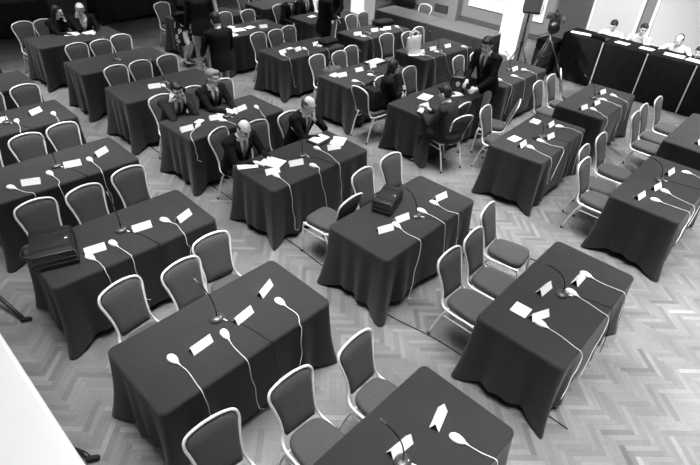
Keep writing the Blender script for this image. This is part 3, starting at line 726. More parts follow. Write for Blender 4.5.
# ------------------------------------------------------------------ people
def ik(S, T, a, b, pole):
    S, T, pole = Vector(S), Vector(T), Vector(pole); d = T-S; L = min(d.length, (a+b)*.999); d.normalize(); T2 = S+d*L
    x = (a*a-b*b+L*L)/(2*L); h = math.sqrt(max(a*a-x*x, 0)); p = pole-d*pole.dot(d); p.normalize()
    return S+d*x+p*h, T2
def voxel(prims, size, name, mats, parent, smooth=3, classify=True, cut=None, keep=None):
    """prims: (kind, data, matname). A union of tapered limbs grown into one continuous skin."""
    bm = bmesh.new()
    for kind, dt, mn in prims:
        if kind == 'c': rcone(bm, dt[0], dt[1], dt[2], dt[3], 14)
        elif kind == 'l':
            hp_, R3, rg = dt; rr_ = []
            for z, rx, ry, yo in rg: rr_.append([bm.verts.new(hp_ + R3 @ Vector((math.copysign(abs(math.cos(2*PI*i/28))**.82, math.cos(2*PI*i/28))*rx, yo+math.sin(2*PI*i/28)*ry, z))) for i in range(28)])
            for a_, b_ in zip(rr_, rr_[1:]):
                for q_ in range(28): bm.faces.new((a_[q_], a_[(q_+1)%28], b_[(q_+1)%28], b_[q_]))
            bm.faces.new(rr_[0][::-1]); bm.faces.new(rr_[-1])
        else: ball(bm, dt[0], dt[1], dt[2] if len(dt) > 2 else None, 18, 12)
    bmesh.ops.recalc_face_normals(bm, faces=bm.faces)
    me = bpy.data.meshes.new(name+'_src'); bm.to_mesh(me); bm.free()
    o = link(name+'_src', me); r = o.modifiers.new('r', 'REMESH'); r.mode = 'VOXEL'; r.voxel_size = size
    s = o.modifiers.new('s', 'SMOOTH'); s.factor = .5; s.iterations = smooth
    dg = bpy.context.evaluated_depsgraph_get(); dg.update()
    m2 = bpy.data.meshes.new_from_object(o.evaluated_get(dg)); m2.name = name
    bpy.data.objects.remove(o); bpy.data.meshes.remove(me)
    m2.materials.clear()
    for mn in mats: m2.materials.append(M[mn])
    def dist(kind, dt, p):
        if kind == 'c':
            a, b = Vector(dt[0]), Vector(dt[1]); ab = b-a; t = max(0, min(1, (p-a).dot(ab)/max(ab.dot(ab), 1e-9)))
            return (p-a-ab*t).length-(dt[2]+(dt[3]-dt[2])*t)
        if kind == 'l':
            hp_, R3, rg = dt; q = R3.transposed() @ (p-hp_); z = max(rg[0][0], min(rg[-1][0], q.z)); k = 0
            while k < len(rg)-2 and rg[k+1][0] < z: k += 1
            f = (z-rg[k][0])/(rg[k+1][0]-rg[k][0]); rx = rg[k][1]+(rg[k+1][1]-rg[k][1])*f; ry = rg[k][2]+(rg[k+1][2]-rg[k][2])*f
            return (math.sqrt((q.x/rx)**2+(q.y/ry)**2)-1)*min(rx, ry)+abs(q.z-z)
        q = p-Vector(dt[0]); R = dt[2].to_3x3().transposed() if len(dt) > 2 and dt[2] is not None else None
        if R is not None: q = R @ q
        rr = dt[1] if isinstance(dt[1], (tuple, list)) else (dt[1],)*3
        k = math.sqrt(sum((q[i]/rr[i])**2 for i in range(3)))
        return (k-1)*min(rr)
    if len(mats) > 1:
        idx = {mn: i for i, mn in enumerate(mats)}
        pr = [(k, d, idx[mn]) for k, d, mn in prims if mn in idx]
        for f in m2.polygons:
            p = f.center; best = min(pr, key=lambda q: dist(q[0], q[1], p)); f.material_index = best[2]
            if keep: 
                kk = keep(p, best[2])
                if kk is not None: f.material_index = kk
    if cut:
        b = bmesh.new(); b.from_mesh(m2); bmesh.ops.delete(b, geom=[f for f in b.faces if cut(f.calc_center_median(), f.normal)], context='FACES'); b.to_mesh(m2); b.free()
    for p in m2.polygons: p.use_smooth = True
    return link(name, m2, parent)
def hand(P, W, d, n, side, curl=.5, spread=1.0, mat='skin'):
    """palm, four unequal fingers bent at the knuckles and a thumb; n is the way the palm faces, side points to the thumb"""
    W, d, n, side = Vector(W), Vector(d).normalized(), Vector(n).normalized(), Vector(side).normalized()
    n = (n-d*n.dot(d)).normalized(); side = (side-d*side.dot(d)-n*side.dot(n)).normalized()
    P.append(('c', (W, W+d*.03, .024, .026), mat))
    for k in (-1, 0, 1): P.append(('c', (W+d*.02+side*k*.015, W+d*.08+side*k*.022, .014, .013), mat))
    for k, (off, L) in enumerate(((.034,.075), (.0115,.085), (-.0115,.080), (-.034,.062))):
        b = W+d*.082+side*off*spread; a1 = curl*.8; a2 = curl*1.8
        m = b+(d*math.cos(a1)+n*math.sin(a1)+side*off*.8)*L*.52; e = m+(d*math.cos(a2)+n*math.sin(a2))*L*.48
        P.append(('c', (b, m, .0098, .009), mat)); P.append(('c', (m, e, .009, .0075), mat))
    b = W+d*.028+side*.022; m = b+(side*.75+d*.6+n*.25).normalized()*.042; e = m+(d*.85+side*.2+n*.5).normalized()*.034
    P.append(('c', (b, m, .013, .011), mat)); P.append(('c', (m, e, .011, .009), mat))
HEADS = []
def person(label, loc, rz, pose='sit', lean=.12, hands=None, yaw=0, pitch=0, hair='short', hairm='hairdark', top='suit', bottom='trouser', shirt='shirt', tie=None, vox=.011,
           female=False, seatz=.50, glasses=False, feet=None, roll=0, skirt=False, jacket=True, phone=None, group=None, elbow=None, scale=None, openhand=.5, twist=0):
    if scale is None: scale = .94 if pose == 'sit' else 1.0
    t = thing('person', label, 'person', loc, rz, group); t.scale = (scale,)*3; HEADS.append((label, t))
    K = .93 if female else 1.0
    sit = pose == 'sit'
    hz = seatz+.085 if sit else .93*K
    hip = Vector((0, .06 if sit else 0, hz))
    ax = Matrix.Rotation(twist, 3, 'Z'); ln = Matrix.Rotation(lean, 3, 'X')
    def tor(x, y, z): return hip + ln @ (ax @ Vector((x, y, z)))     # torso frame; forward is -y, lean tips it forward
    ln = Matrix.Rotation(lean, 3, 'X')
    sw = (.185 if female else .205)
    nb = tor(0, .005, .51*K); hd = nb + (ln @ Vector((0, -.01, .0)))
    HR = Matrix.Rotation(yaw, 4, 'Z') @ Matrix.Rotation(pitch, 4, 'X') @ Matrix.Rotation(roll, 4, 'Y')
    H3 = HR.to_3x3(); neck = tor(0, -.0, .55*K); hc = neck + H3 @ Vector((0, -.022, .105))
    HEADS[-1] += (tuple(hc),)
    B = []; J = []
    tm = top if jacket else shirt
    rotT = (Matrix.Rotation(lean, 4, 'X') @ Matrix.Rotation(twist, 4, 'Z'))
    def torso(L, g, mn, low=True):
        fm = .92 if female else 1
        rg = [(-.12,.10,.08,.01), (-.09,.145,.105,.01), (-.02,.162,.118,.008), (.06,.156,.114,.004), (.15,.148*fm,.108,0), (.25,.156*fm,.112,-.002), (.34,.170*fm,.118,0), (.41,.176*fm,.112,.006), (.455,.150*fm,.092,.010), (.485,.09,.07,.012)]
        if g: rg = [(-.10,.13,.11,.01)] + [(z, max(rx, .158*fm)+g, ry+g, yo) for z, rx, ry, yo in rg[1:]]
        if low: L.append(('l', (hip, rotT.to_3x3(), [(z*(K if z > 0 else 1), rx*K, ry, yo) for z, rx, ry, yo in rg]), mn))
        L.append(('c', (tor(-sw+.035, .01, .440*K), tor(sw-.035, .01, .440*K), .060+g, .060+g), mn))
        L.append(('c', (tor(-.075, .012, .468*K), tor(.075, .012, .468*K), .052+g, .052+g), mn))
        if female: 
            for s in (-1, 1): L.append(('e', (tor(s*.07, -.085, .33*K), (.06+g, .055+g, .06+g), rotT), mn))
    torso(B, 0, shirt); 
    B.append(('c', (tor(0, .01, .47*K), neck+H3 @ Vector((0, .0, .03)), .060, .052), 'skin'))
    # head: skull, face, jaw, nose, ears, brow
    def hp(x, y, z): return hc + H3 @ Vector((x, y, z))
    B.append(('e', (hp(0, .008, .022), (.074, .092, .092), HR), 'skin')); B.append(('e', (hp(0, -.028, -.03), (.060, .062, .078), HR), 'skin'))
    B.append(('e', (hp(0, -.055, -.083), (.032, .028, .024), HR), 'skin')); B.append(('c', (hp(0, -.088, .012), hp(0, -.112, -.024), .009, .014), 'skin'))
    for s in (-1, 1):
        B.append(('e', (hp(s*.076, .012, -.01), (.010, .020, .031), HR), 'skin')); B.append(('c', (hp(s*.012, -.084, .028), hp(s*.045, -.070, .030), .011, .009), 'skin'))
        B.append(('e', (hp(s*.036, -.068, -.022), (.022, .018, .018), HR), 'skin'))
    B.append(('e', (hp(0, -.086, -.05), (.022, .012, .009), HR), 'skin'))
    # arms
    hands = hands or {-1: (-.14, -.30, .66 if sit else .75), 1: (.14, -.30, .66 if sit else .75)}
    ua, fa = .29*K, .26*K
    for s in (-1, 1):
        if hands[s] == 'cheek': hands[s] = (*hp(s*.100, -.040, -.150), H3 @ Vector((-s*.12, .1, 1)), H3 @ Vector((-s, .25, 0)), H3 @ Vector((0, -1, .1)))
        if hands[s] == 'chin': hands[s] = (*hp(s*.060, -.115, -.185), H3 @ Vector((-s*.25, .12, 1)), H3 @ Vector((-s*.5, 1, 0)), H3 @ Vector((-s, -.3, .1)))
        S = tor(s*(sw-.01), .01, .445*K); Tg = Vector([float(q_) for q_ in hands[s][:3]]); pole = (elbow or {}).get(s, (s*.55, .35, -.8))
        E, Wr = ik(S, Tg, ua, fa, pole)
        B.append(('c', (S, E, .052, .040), shirt)); B.append(('c', (E, Wr, .040, .028), shirt))
        J.append(('c', (S, E, .064, .053), top)); J.append(('c', (E, Wr-(Wr-E).normalized()*.035, .053, .041), top))
        J.append(('e', (S, (.07,.07,.065)), top))
        d = Vector(hands[s][3]) if len(hands[s]) > 3 else (Wr-E).normalized()
        n = Vector(hands[s][4]) if len(hands[s]) > 4 else Vector((-s*.3, 0, -1))
        B.append(('c', (Wr-(Wr-E).normalized()*.03, Wr+Vector(d).normalized()*.01, .028, .024), 'skin'))
        hand(B, Wr, d, n, Vector(hands[s][5]) if len(hands[s]) > 5 else Vector((-s, 0, .15)), openhand)
    # legs
    lm = 'skin' if skirt else bottom; shoes = []
    for s in (-1, 1):
        Hp = hip+Vector((s*.085, 0, -.01))
        if sit:
            f = (feet or {}).get(s, (s*.12, -.40, .09)); A = Vector(f)
            Kn, A = ik(Hp+Vector((0,0,-.0)), A, .43*K, .42*K, (s*.1, -.6, 1))
        else:
            f = (feet or {}).get(s, (s*.09, .02, .085)); A = Vector(f); Kn, A = ik(Hp, A, .43*K, .425*K, (0,-1,0))
        B.append(('c', (Hp, Kn, .086*K, .060*K), lm if not skirt else 'skin'))
        if lm == 'skin': B.append(('c', (Kn, A, .052*K, .032*K), 'skin')); B.append(('e', (Kn.lerp(A, .3)+Vector((0,.015,0)), (.048,.05,.11)), 'skin'))
        else: B.append(('c', (Kn, A, .062*K, .047*K), lm))
        B.append(('c', (A, A+Vector((0,-.10,-.045)), .030, .026), 'skin' if skirt else lm))
        shoes.append(A)
    if not skirt: B.append(('e', (tor(0, .01, .0), (.168*K, .122, .11), rotT), lm))
    mats = ['skin', shirt] + ([lm] if lm not in ('skin', shirt) else [])
    voxel(B, vox, 'body', mats, t)
    if jacket:
        JT = []; torso(JT, .020, top); JT += J
        if not sit: JT.append(('l', (hip, rotT.to_3x3(), [(-.175,.13,.10,.01), (-.17,.190*K,.150,.012), (-.10,.190*K,.150,.01), (.0,.186*K,.145,.008), (.12,.172*K,.13,.0), (.2,.16*K,.12,0)]), top))
        else: JT.append(('e', (tor(0, .02, -.0), (.192*K, .142, .10), rotT), top))
        inv = rotT.to_3x3().transposed()
        nk = neck+Vector((0,0,-.005))
        def cut(p, n):
            q = inv @ (p-hip)
            v = q.y < -.03 and q.z > .20 and abs(q.x) < (q.z-.20)*.30
            c = (p-nk).length < .077 and q.z > .5
            return v or c
        voxel(JT, vox, 'jacket', [top], t, cut=cut)
        # lapels lie along the open front, shirt collar at the neck
        for s in (-1, 1):
            bm = bmesh.new(); a = [(s*.012, .215), (s*.045, .30), (s*.075, .40), (s*.070, .50)]; w = [.008, .032, .048, .028]; vv = []
            for (x, z), ww in zip(a, w):
                yb = -.148 if z < .42 else -.115
                yb += .03*max(0, (z-.40)/.1)
                vv.append([bm.verts.new(tor(x, yb, z*K)), bm.verts.new(tor(x+s*ww, yb+.012, z*K)), bm.verts.new(tor(x+s*ww, yb+.02, z*K)), bm.verts.new(tor(x, yb+.01, z*K))])
            for r1, r2 in zip(vv, vv[1:]):
                for q in range(4): bm.faces.new((r1[q], r1[(q+1)%4], r2[(q+1)%4], r2[q]))
            bm.faces.new(vv[0]); bm.faces.new(vv[-1][::-1]); obj('lapel', bm, M[top], t)
        bm = bmesh.new(); tube(bm, [neck+Vector((.063*math.cos(a*PI/8), .063*math.sin(a*PI/8)+.003, -.035+.018*math.sin(a*PI/8))) for a in range(16)], .008, 6, True); obj('shirt_collar', bm, M[shirt], t)
    if tie:
        bm = bmesh.new(); vv = []
        for z, w, yb in ((.49,.016,-.085), (.455,.013,-.108), (.40,.020,-.124), (.30,.028,-.130), (.20,.034,-.128), (.15,.006,-.126)):
            vv.append([bm.verts.new(tor(sx*w, yb-.012*(0 if sy else 1), z)) for sx, sy in ((-1,0),(1,0),(1,1),(-1,1))])
        for r1, r2 in zip(vv, vv[1:]):
            for q in range(4): bm.faces.new((r1[q], r1[(q+1)%4], r2[(q+1)%4], r2[q]))
        bm.faces.new(vv[0]); bm.faces.new(vv[-1][::-1]); obj('necktie', bm, M[tie], t, False)
    if skirt:
        bm = bmesh.new(); n = 32; rings = []
        for z, w, d in ((.10,.15,.11), (.0,.178,.135), (-.12,.188,.145), (-.30,.195,.155), (-.42,.20,.16), (-.425,.19,.15), (-.2,.178,.13), (.08,.14,.10)):
            rings.append([bm.verts.new(hip+Vector((math.cos(2*PI*i/n)*w*(1+.03*math.sin(5*2*PI*i/n)*(z < -.2)), math.sin(2*PI*i/n)*d, z))) for i in range(n)])
        for a, b in zip(rings, rings[1:]):
            for q in range(n): bm.faces.new((a[q], a[(q+1)%n], b[(q+1)%n], b[q]))
        obj('skirt', bm, M['floral'], t)
    # shoes
    for A in shoes:
        P = [('c', (A+Vector((0,.035,-.052)), A+Vector((0,-.06,-.060)), .030, .030), 'shoe'), ('e', (A+Vector((0,-.12,-.062)), (.042,.075,.024)), 'shoe')]
        if skirt:
            P = [('e', (A+Vector((0,-.09,-.055)), (.036,.06,.02)), 'shoe'), ('c', (A+Vector((0,.025,-.03)), A+Vector((0,-.06,-.06)), .024, .022), 'shoe'), ('c', (A+Vector((0,.035,-.035)), A+Vector((0,.035,-.08)), .008, .005), 'shoe')]
        voxel(P, .008, 'shoe', ['shoe'], t)
    # face details
    for s in (-1, 1):
        bm = bmesh.new(); ball(bm, hp(s*.031, -.080, .008), .0105, None, 10, 8); obj('eye', bm, M['eye'], t)
        bm = bmesh.new(); tube(bm, [hp(s*.016, -.094, .030), hp(s*.032, -.092, .036), hp(s*.050, -.080, .030)], .0035, 6); obj('eyebrow', bm, M[hairm if hairm != 'hairwhite' else 'hairgrey'], t)
    bm = bmesh.new(); tube(bm, [hp(-.022, -.090, -.049), hp(0, -.099, -.050), hp(.022, -.090, -.049)], .0042, 6); obj('mouth', bm, M['lip'], t)
    # hair
    Hs = []
    if hair in ('short', 'long', 'balding', 'bob'):
        Hs.append(('e', (hp(0, .020, .034), (.084, .099, .094), HR), hairm))
        Hs.append(('e', (hp(0, .050, -.025), (.072, .06, .07), HR), hairm))
        if hair == 'short': Hs.append(('e', (hp(.01, -.045, .090), (.062, .045, .030), HR), hairm))
    if hair == 'bob':
        for s in (-1, 1): Hs.append(('c', (hp(s*.060, .03, .02), hp(s*.066, .035, -.07), .040, .030), hairm))
        Hs.append(('c', (hp(0, .06, .0), hp(0, .075, -.09), .055, .045), hairm))
    if hair == 'long':
        for s in (-1, 1): Hs.append(('c', (hp(s*.055, .03, .02), hp(s*.075, .04, -.19), .045, .032), hairm))
        Hs.append(('c', (hp(0, .06, .0), hp(0, .085, -.22), .06, .05), hairm))
    if Hs:
        Hi = H3.transposed()
        def hcut(p, n):
            q = Hi @ (p-hc)
            face = q.y < -.035 and q.z < .062-(.0 if hair not in ('long', 'bob') else .004)
            side = hair not in ('long', 'bob') and q.y < .012 and q.z < .015
            low = hair not in ('long', 'bob') and q.z < -.07
            bald = hair == 'balding' and q.z > .060 and q.y < .075
            fr = hair == 'balding' and q.y < -.02
            return face or side or low or bald or fr
        voxel(Hs, .009, 'hair', [hairm], t, smooth=1, cut=hcut)
    if glasses:
        g = None
        for s in (-1, 1):
            bm = bmesh.new(); tube(bm, [hp(s*.032+.021*math.cos(a*PI/6), -.100, .006+.016*math.sin(a*PI/6)) for a in range(12)], .0025, 6, True); tube(bm, [hp(s*.052, -.100, .012), hp(s*.078, -.02, .014), hp(s*.080, .02, .006)], .0025, 6); obj('spectacles', bm, M['black'], t)
    if phone:
        p = hp(.108, .0, -.03); tt = thing('mobile_phone', phone[1], 'phone', (0,0,0)); bm = bmesh.new(); box(bm, (0,0,0), (.018,.048,.11), Matrix.Rotation(.4, 4, 'X')); obj('handset', bm, M['black'], tt, False, .005)
        tt.location = Matrix.Rotation(rz, 3, 'Z') @ (p*scale) + Vector(loc)
    return t
def seat_at(k, i): return SEAT[k, i]
fwd, up, dn = Vector((0,-1,0)), Vector((0,0,1)), Vector((0,0,-1))
tb = .775
# the two men at the second-row table: one phoning with both hands at his head, one with folded hands
x, y, a = SEAT['L', 0]
person('man in grey suit at a table, phone at one ear and hand over the other', (3.27, 6.33, 0), -.05, lean=.46, pitch=.35, yaw=-.1, hands={-1:'cheek', 1:'cheek'}, elbow={-1:(-.3,-.5,-1),1:(.4,-.5,-1)}, top='suit2', tie='tie', vox=.009, phone=(None,'small mobile phone held to the ear of the man in grey suit'), openhand=.5)
x, y, a = SEAT['L', 1]
person('light-haired man in black suit and dotted tie, hands folded on table', (3.80, 6.19, 0), .05, lean=.22, pitch=.12, yaw=.35, hands={-1:(-.05,-.46,.82,(.55,-.75,0),(.4,0,-1),(.2,.2,1)), 1:(.09,-.46,.82,(-.55,-.75,0),(-.4,0,-1),(-.2,.2,1))}, hairm='hairgrey', tie='tie', vox=.009, openhand=.9)
x, y, a = SEAT['M', 0]
person('balding man in black suit reading papers with head bent down', (3.20, 4.76, 0), .05, lean=.34, pitch=.5, yaw=-.05, hands={-1:(-.02,-.42,.81,(.5,-.8,-.1),(0,0,-1)), 1:(.16,-.44,.81,(-.3,-.9,-.1),(0,0,-1))}, hair='balding', hairm='hairbrown', tie='tie2', glasses=True, vox=.009)
x, y, a = SEAT['M', 2]
person('balding man in black suit resting chin on hand over a folder', (4.23, 4.79, 0), .12, lean=.34, pitch=.35, yaw=.1, hands={-1:(-.02,-.45,.81,(.6,-.7,0),(0,0,-1)), 1:'chin'}, elbow={1:(.6,-.6,-1)}, hair='balding', hairm='hairgrey', tie='tie2', vox=.009)
# woman with dark hair beside the sideways chair
x, y, a = SEAT['S', 0]
person('dark-haired woman in black seated sideways, arms folded, looking right', (6.26, 4.93, 0), .75, lean=.14, pitch=.12, yaw=.45, hands={-1:(.02,-.27,.80,(.9,-.1,0),(0,1,0),(0,0,1)), 1:(-.02,-.24,.76,(-.9,-.1,0),(0,1,0),(0,0,1))}, female=True, hair='bob', top='suit', shirt='suit', tie=None, vox=.01)
# man seen from behind
person('dark-haired man in charcoal suit seen from behind, seated at table', (6.05, 3.60, 0), math.radians(188), lean=.32, pitch=.35, yaw=0, hands={-1:(-.05,-.42,.86,(.3,-.7,.3),(.7,0,-.5)), 1:(.12,-.42,.84,(-.4,-.8,.2),(-.6,0,-.6))}, top='suit2', bottom='trouser', vox=.01, feet={-1:(-.13,-.44,.09), 1:(.12,-.36,.09)}, tie='tie')
# man standing and leaning over the handbag
person('dark-haired man in black suit standing, leaning over a handbag on table', (7.46, 3.90, 0), math.radians(-97), pose='stand', lean=.30, pitch=.42, yaw=.15, hands={-1:(-.08,-.42,1.0,(.2,-.8,-.4),(.6,0,-.8)), 1:(.13,-.40,.93,(-.3,-.8,-.3),(-.8,0,-.5))}, top='suit', bottom='khaki', tie='tie', vox=.01)
# the two at the top left table
x, y, a = SEAT['I', 2]
person('woman with long dark hair in black, hand at her chin', (3.54, 10.84, 0), .25, lean=.28, pitch=.15, yaw=.5, hands={-1:(.0,-.42,.80,(.4,-.8,0),(0,0,-1)), 1:'chin'}, elbow={1:(.6,-.6,-1)}, female=True, hair='long', shirt='suit', vox=.012)
x, y, a = SEAT['I', 3]
person('white-haired man in black suit with a hand on his forehead', (3.99, 10.78, 0), -.15, lean=.34, pitch=.45, yaw=-.2, hands={-1:'cheek', 1:(.10,-.44,.80,(-.5,-.8,0),(0,0,-1))}, elbow={-1:(-.4,-.6,-1)}, hairm='hairwhite', vox=.012)
# standing group
person('man in black jacket standing, back to us, balding crown', (4.80, 7.36, 0), math.radians(172), pose='stand', lean=.08, pitch=.35, hands={-1:(-.20,-.30,.95), 1:(.22,-.28,.95)}, hair='short', hairm='hairdark', bottom='khaki', vox=.011, scale=.95)
person('tall man in black jacket and pale trousers standing, cropped by the top edge', (5.58, 9.15, 0), math.radians(160), pose='stand', lean=.03, hands={-1:(-.27,-.05,.80), 1:(.27,-.05,.80)}, bottom='khaki', vox=.012)
person('woman standing in black jacket, floral skirt and black heels', (5.53, 9.74, 0), math.radians(15), pose='stand', lean=.02, hands={-1:(-.05,-.20,1.05,(.9,-.2,0),(0,.6,-.6)), 1:(.10,-.22,1.0,(-.9,-.2,0),(0,.6,-.6))}, female=True, hair='long', shirt='suit', skirt=True, vox=.012, feet={-1:(-.06,.0,.115), 1:(.10,.05,.115)}, scale=1.03)
person('person in pale clothes standing behind the black-jacketed men', (6.05, 9.75, 0), math.radians(-30), pose='stand', lean=.03, jacket=False, shirt='shirt2', bottom='trouser', vox=.013, hands={-1:(-.27,-.05,.80), 1:(.27,-.05,.80)})
# the group at the top edge
person('dark-suited person on the chair at the top edge, leaning forward', (8.00, 9.44, 0), .2, lean=.25, yaw=.3, pitch=.2, vox=.013, tie='tie')
person('dark-suited person seated at the top edge beside the man in white shirt', (8.50, 9.44, 0), 0, lean=.2, vox=.013, pitch=.2, tie='tie2')
person('person in white shirt seated at the top edge behind name card', (9.02, 9.46, 0), -.2, lean=.3, jacket=False, shirt='shirt', vox=.013, pitch=.3, hands={-1:(-.12,-.45,.80), 1:(.12,-.45,.80)})
person('dark-suited person standing by the chairs below the top edge, left of the pair', (7.68, 7.90, 0), 1.2, pose='stand', lean=.05, vox=.013, tie='tie', hands={-1:(-.05,-.25,1.05), 1:(.10,-.28,1.0)})
person('dark-suited person standing at the top edge just left of the white pillar', (8.42, 8.42, 0), -1.4, pose='stand', lean=.05, vox=.013, hands={-1:(-.20,-.20,.9), 1:(.2,-.2,.9)})
# four behind the long draped desk
DG = None
def desk_person(x, y, label, sz, **kw):
    return person(label, (x, y, 0), math.radians(-90), seatz=sz, vox=.011, group=DG, jacket=False, feet={-1:(-.12,-.30,.09), 1:(.12,-.30,.09)}, **kw)
desk_person(12.30, 3.75, 'man in white shirt looking down at a laptop behind the desk', .52, lean=.22, pitch=.5, hands={-1:(-.12,-.38,.88), 1:(.12,-.38,.88)}, elbow={-1:(-1,0,-.4),1:(1,0,-.4)})
desk_person(12.28, 3.17, 'dark-haired man in patterned light shirt, hand at his face', .57, shirt='shirt2', lean=.22, pitch=.3, yaw=.5, hands={-1:(-.14,-.38,.97), 1:'chin'}, elbow={1:(.7,-.5,-1)})
desk_person(12.28, 2.42, 'balding man in white shirt bending over papers at the desk', .55, lean=.28, pitch=.55, yaw=-.2, hair='balding', hands={-1:(-.14,-.38,.97), 1:(.14,-.38,.97)}, elbow={-1:(-1,0,-.4),1:(1,0,-.4)})
desk_person(12.12, 2.0, 'person in light shirt at the right edge of the photo', .40, shirt='shirt2', lean=.2, pitch=.2, hands={-1:(-.12,-.36,.95), 1:(.12,-.36,.95)})
for yy, zz, lb in ((3.76,.0,'padded chair behind the desk under the man with the laptop'), (3.12,.0,'padded chair behind the desk under the man in patterned shirt'), (2.38,0,'padded chair behind the desk under the balding man'), (1.90,0,'padded chair behind the desk at the right edge of the photo')):
    chair(12.16, yy, math.radians(-90), lb)

# ------------------------------------------------------------------ long draped desk by the back wall
DH = .945
for i in range(4):
    v1 = 4.487-i*.884; v0 = v1-.87
    t = thing('draped_desk', f'tall desk section draped in black, {["leftmost, beside the video camera","second from left, below the laptop","third from left, below the balding man","rightmost, cut by the photo edge"][i]}', 'desk', (11.86, (v0+v1)/2, 0), 0, 'black draped desk sections')
    bm = bmesh.new(); R = random.Random(i); n = 60; rows = [(DH,0), (DH-.03,.006), (.6,.02), (.3,.03), (.012,.04)]; g = []
    for z, o in rows:
        g.append([bm.verts.new((-.34-o-.014*math.sin(k*1.13+i)*(1-z/DH*.6)-.006*math.sin(k*2.7), (-.5+k/n)*.87, z)) for k in range(n+1)])
    top = [bm.verts.new((.34, (-.5+k/n)*.87, DH)) for k in range(n+1)]; bk = [bm.verts.new((.35, (-.5+k/n)*.87, .6)) for k in range(n+1)]
    for a, b in zip([bk, top]+g, [top]+g):
        for k in range(n): bm.faces.new((a[k], a[k+1], b[k+1], b[k]))
    for e in (0, n):
        L = [r[e] for r in g]
        for a, b in zip(L, L[1:]):
            q = bm.verts.new((.34, a.co.y, a.co.z)); q2 = bm.verts.new((.34, a.co.y, b.co.z)); bm.faces.new((a, b, q2, q))
    obj('drape', bm, M['cloth2'], t)
    plainbox('desktop', (-.33,-.43,DH-.035), (.34,.43,DH-.004), M['ply'], 0, t)
    for s in (-1, 1): plainbox('leg', (s*.3-.02,-.02,0), (s*.3+.02,.02,DH-.035), M['steel'], 0, t)
    if i: plainbox('edge_strip', (-.392,.432,.01), (-.376,.454,DH), M['panel'], .004, t)
t = thing('laptop', 'open black laptop on the desk before the white-shirted man', 'laptop', (11.72, 3.78, DH+.002), math.radians(-90))
plainbox('keyboard_base', (-.17,-.12,0), (.17,.12,.02), M['black'], .004, t)
bm = bmesh.new(); box(bm, (0,-.15,.05), (.30,.01,.10), Matrix.Rotation(.45, 4, 'X')); obj('screen', bm, M['black'], t, False, .003)
R = random.Random(5)
for i, (u, v, w, h, lb) in enumerate(((11.74,4.29,0.26,0.18,'white papers at the left end of the black draped desk'), (11.78,4.09,0.21,0.17,'dark-edged papers left of the laptop on the draped desk'), (11.78,3.34,0.26,0.18,'papers between laptop and the man in patterned shirt'), (11.80,2.86,0.26,0.19,'papers right of the man in patterned shirt'), (11.80,2.34,0.36,0.22,'large white papers under the balding man at the desk'), (11.78,1.95,0.31,0.22,'white papers near the right edge of the photo'))):
    bm = bmesh.new()
    for q in range(3): box(bm, (0,0,.002+q*.003), (h,w,.0025), Matrix.Rotation(R.uniform(-.08,.08), 4, 'Z'))
    o = obj('paper_stack', bm, M['paper'], None, False); o.location = (u, v, DH+.002); o.rotation_euler = (0,0,R.uniform(-.2,.2)); tag(o, lb, 'paper')

# ------------------------------------------------------------------ loudspeaker on its stand, video camera on its tripod
px, py = 10.98, 5.12
t = thing('speaker_stand', 'black tripod stand with a tall pole in front of the white pillar', 'speaker stand', (px,py,0))
bm = bmesh.new(); tube(bm, [(0,0,.25), (0,0,1.30)], .019, 10); obj('pole', bm, M['black'], t)
bm = bmesh.new(); lathe(bm, [(.03,.62),(.034,.64),(.034,.70),(.026,.72)]); obj('collar', bm, M['black'], t)
for k in range(3):
    a = 2*PI*k/3+.5; bm = bmesh.new(); tube(bm, [(0,0,.66), (.36*math.cos(a), .36*math.sin(a), .012)], .012, 8); o = obj('leg', bm, M['black'], t)
    bm = bmesh.new(); tube(bm, [(0,0,.28), (.27*math.cos(a), .27*math.sin(a), .29)], .008, 6); obj('brace', bm, M['black'], o)
t = thing('loudspeaker', 'black loudspeaker on its pole, cut by the top edge of the photo', 'loudspeaker', (px,py,1.30), math.radians(-52))
bm = bmesh.new(); vs = box(bm, (0,0,.33), (.36,.34,.66))
for v in vs:
    if v.co.y > 0: v.co.x *= .72
obj('cabinet', bm, M['black'], t, False, .012)
plainbox('grille', (-.165,-.186,.03), (.165,-.168,.63), M['grille'], .008, t)
bm = bmesh.new()
for k in range(6): box(bm, (.165,-.02,.08+k*.09), (.012,.10,.035))
obj('side_grip', bm, M['steel'], t, False)
bm = bmesh.new(); tube(bm, smoothline([(.12,.1,.12), (.24,.02,.16), (.26,-.02,.05), (.20,.0,-.04), (.06,.0,-.03)], 6), .006, 6); obj('cable', bm, M['cable'], t)
cx, cy = 11.05, 4.56
t = thing('camera_tripod', 'black tripod under the video camera, left of the draped desk', 'tripod', (cx,cy,0))
bm = bmesh.new(); tube(bm, [(0,0,.45), (0,0,1.0)], .022, 10); obj('centre_column', bm, M['steel'], t)
bm = bmesh.new(); ball(bm, (0,0,1.0), (.05,.05,.045)); box(bm, (0,0,1.045), (.10,.16,.03)); obj('pan_head', bm, M['black'], t)
bm = bmesh.new(); tube(bm, [(0,.03,1.0), (-.05,.30,.86)], .009, 8); obj('pan_handle', bm, M['black'], t)
for k in range(3):
    a = 2*PI*k/3+.9
    for off in (-.025, .025):
        pass
    bm = bmesh.new(); dx, dy = -math.sin(a)*.028, math.cos(a)*.028
    tube(bm, [(dx,dy,.90), (.28*math.cos(a)+dx, .28*math.sin(a)+dy, .42)], .011, 8); tube(bm, [(-dx,-dy,.90), (.28*math.cos(a)-dx, .28*math.sin(a)-dy, .42)], .011, 8)
    tube(bm, [(.25*math.cos(a), .25*math.sin(a), .47), (.48*math.cos(a), .48*math.sin(a), .012)], .013, 8); obj('leg', bm, M['steel'], t)
t = thing('video_camera', 'black shoulder-style video camera on the tripod near the desk', 'video camera', (cx,cy,1.062), math.radians(-65)); t.scale = (1.75,)*3
plainbox('body', (-.06,-.16,0), (.06,.16,.15), M['black'], .015, t)
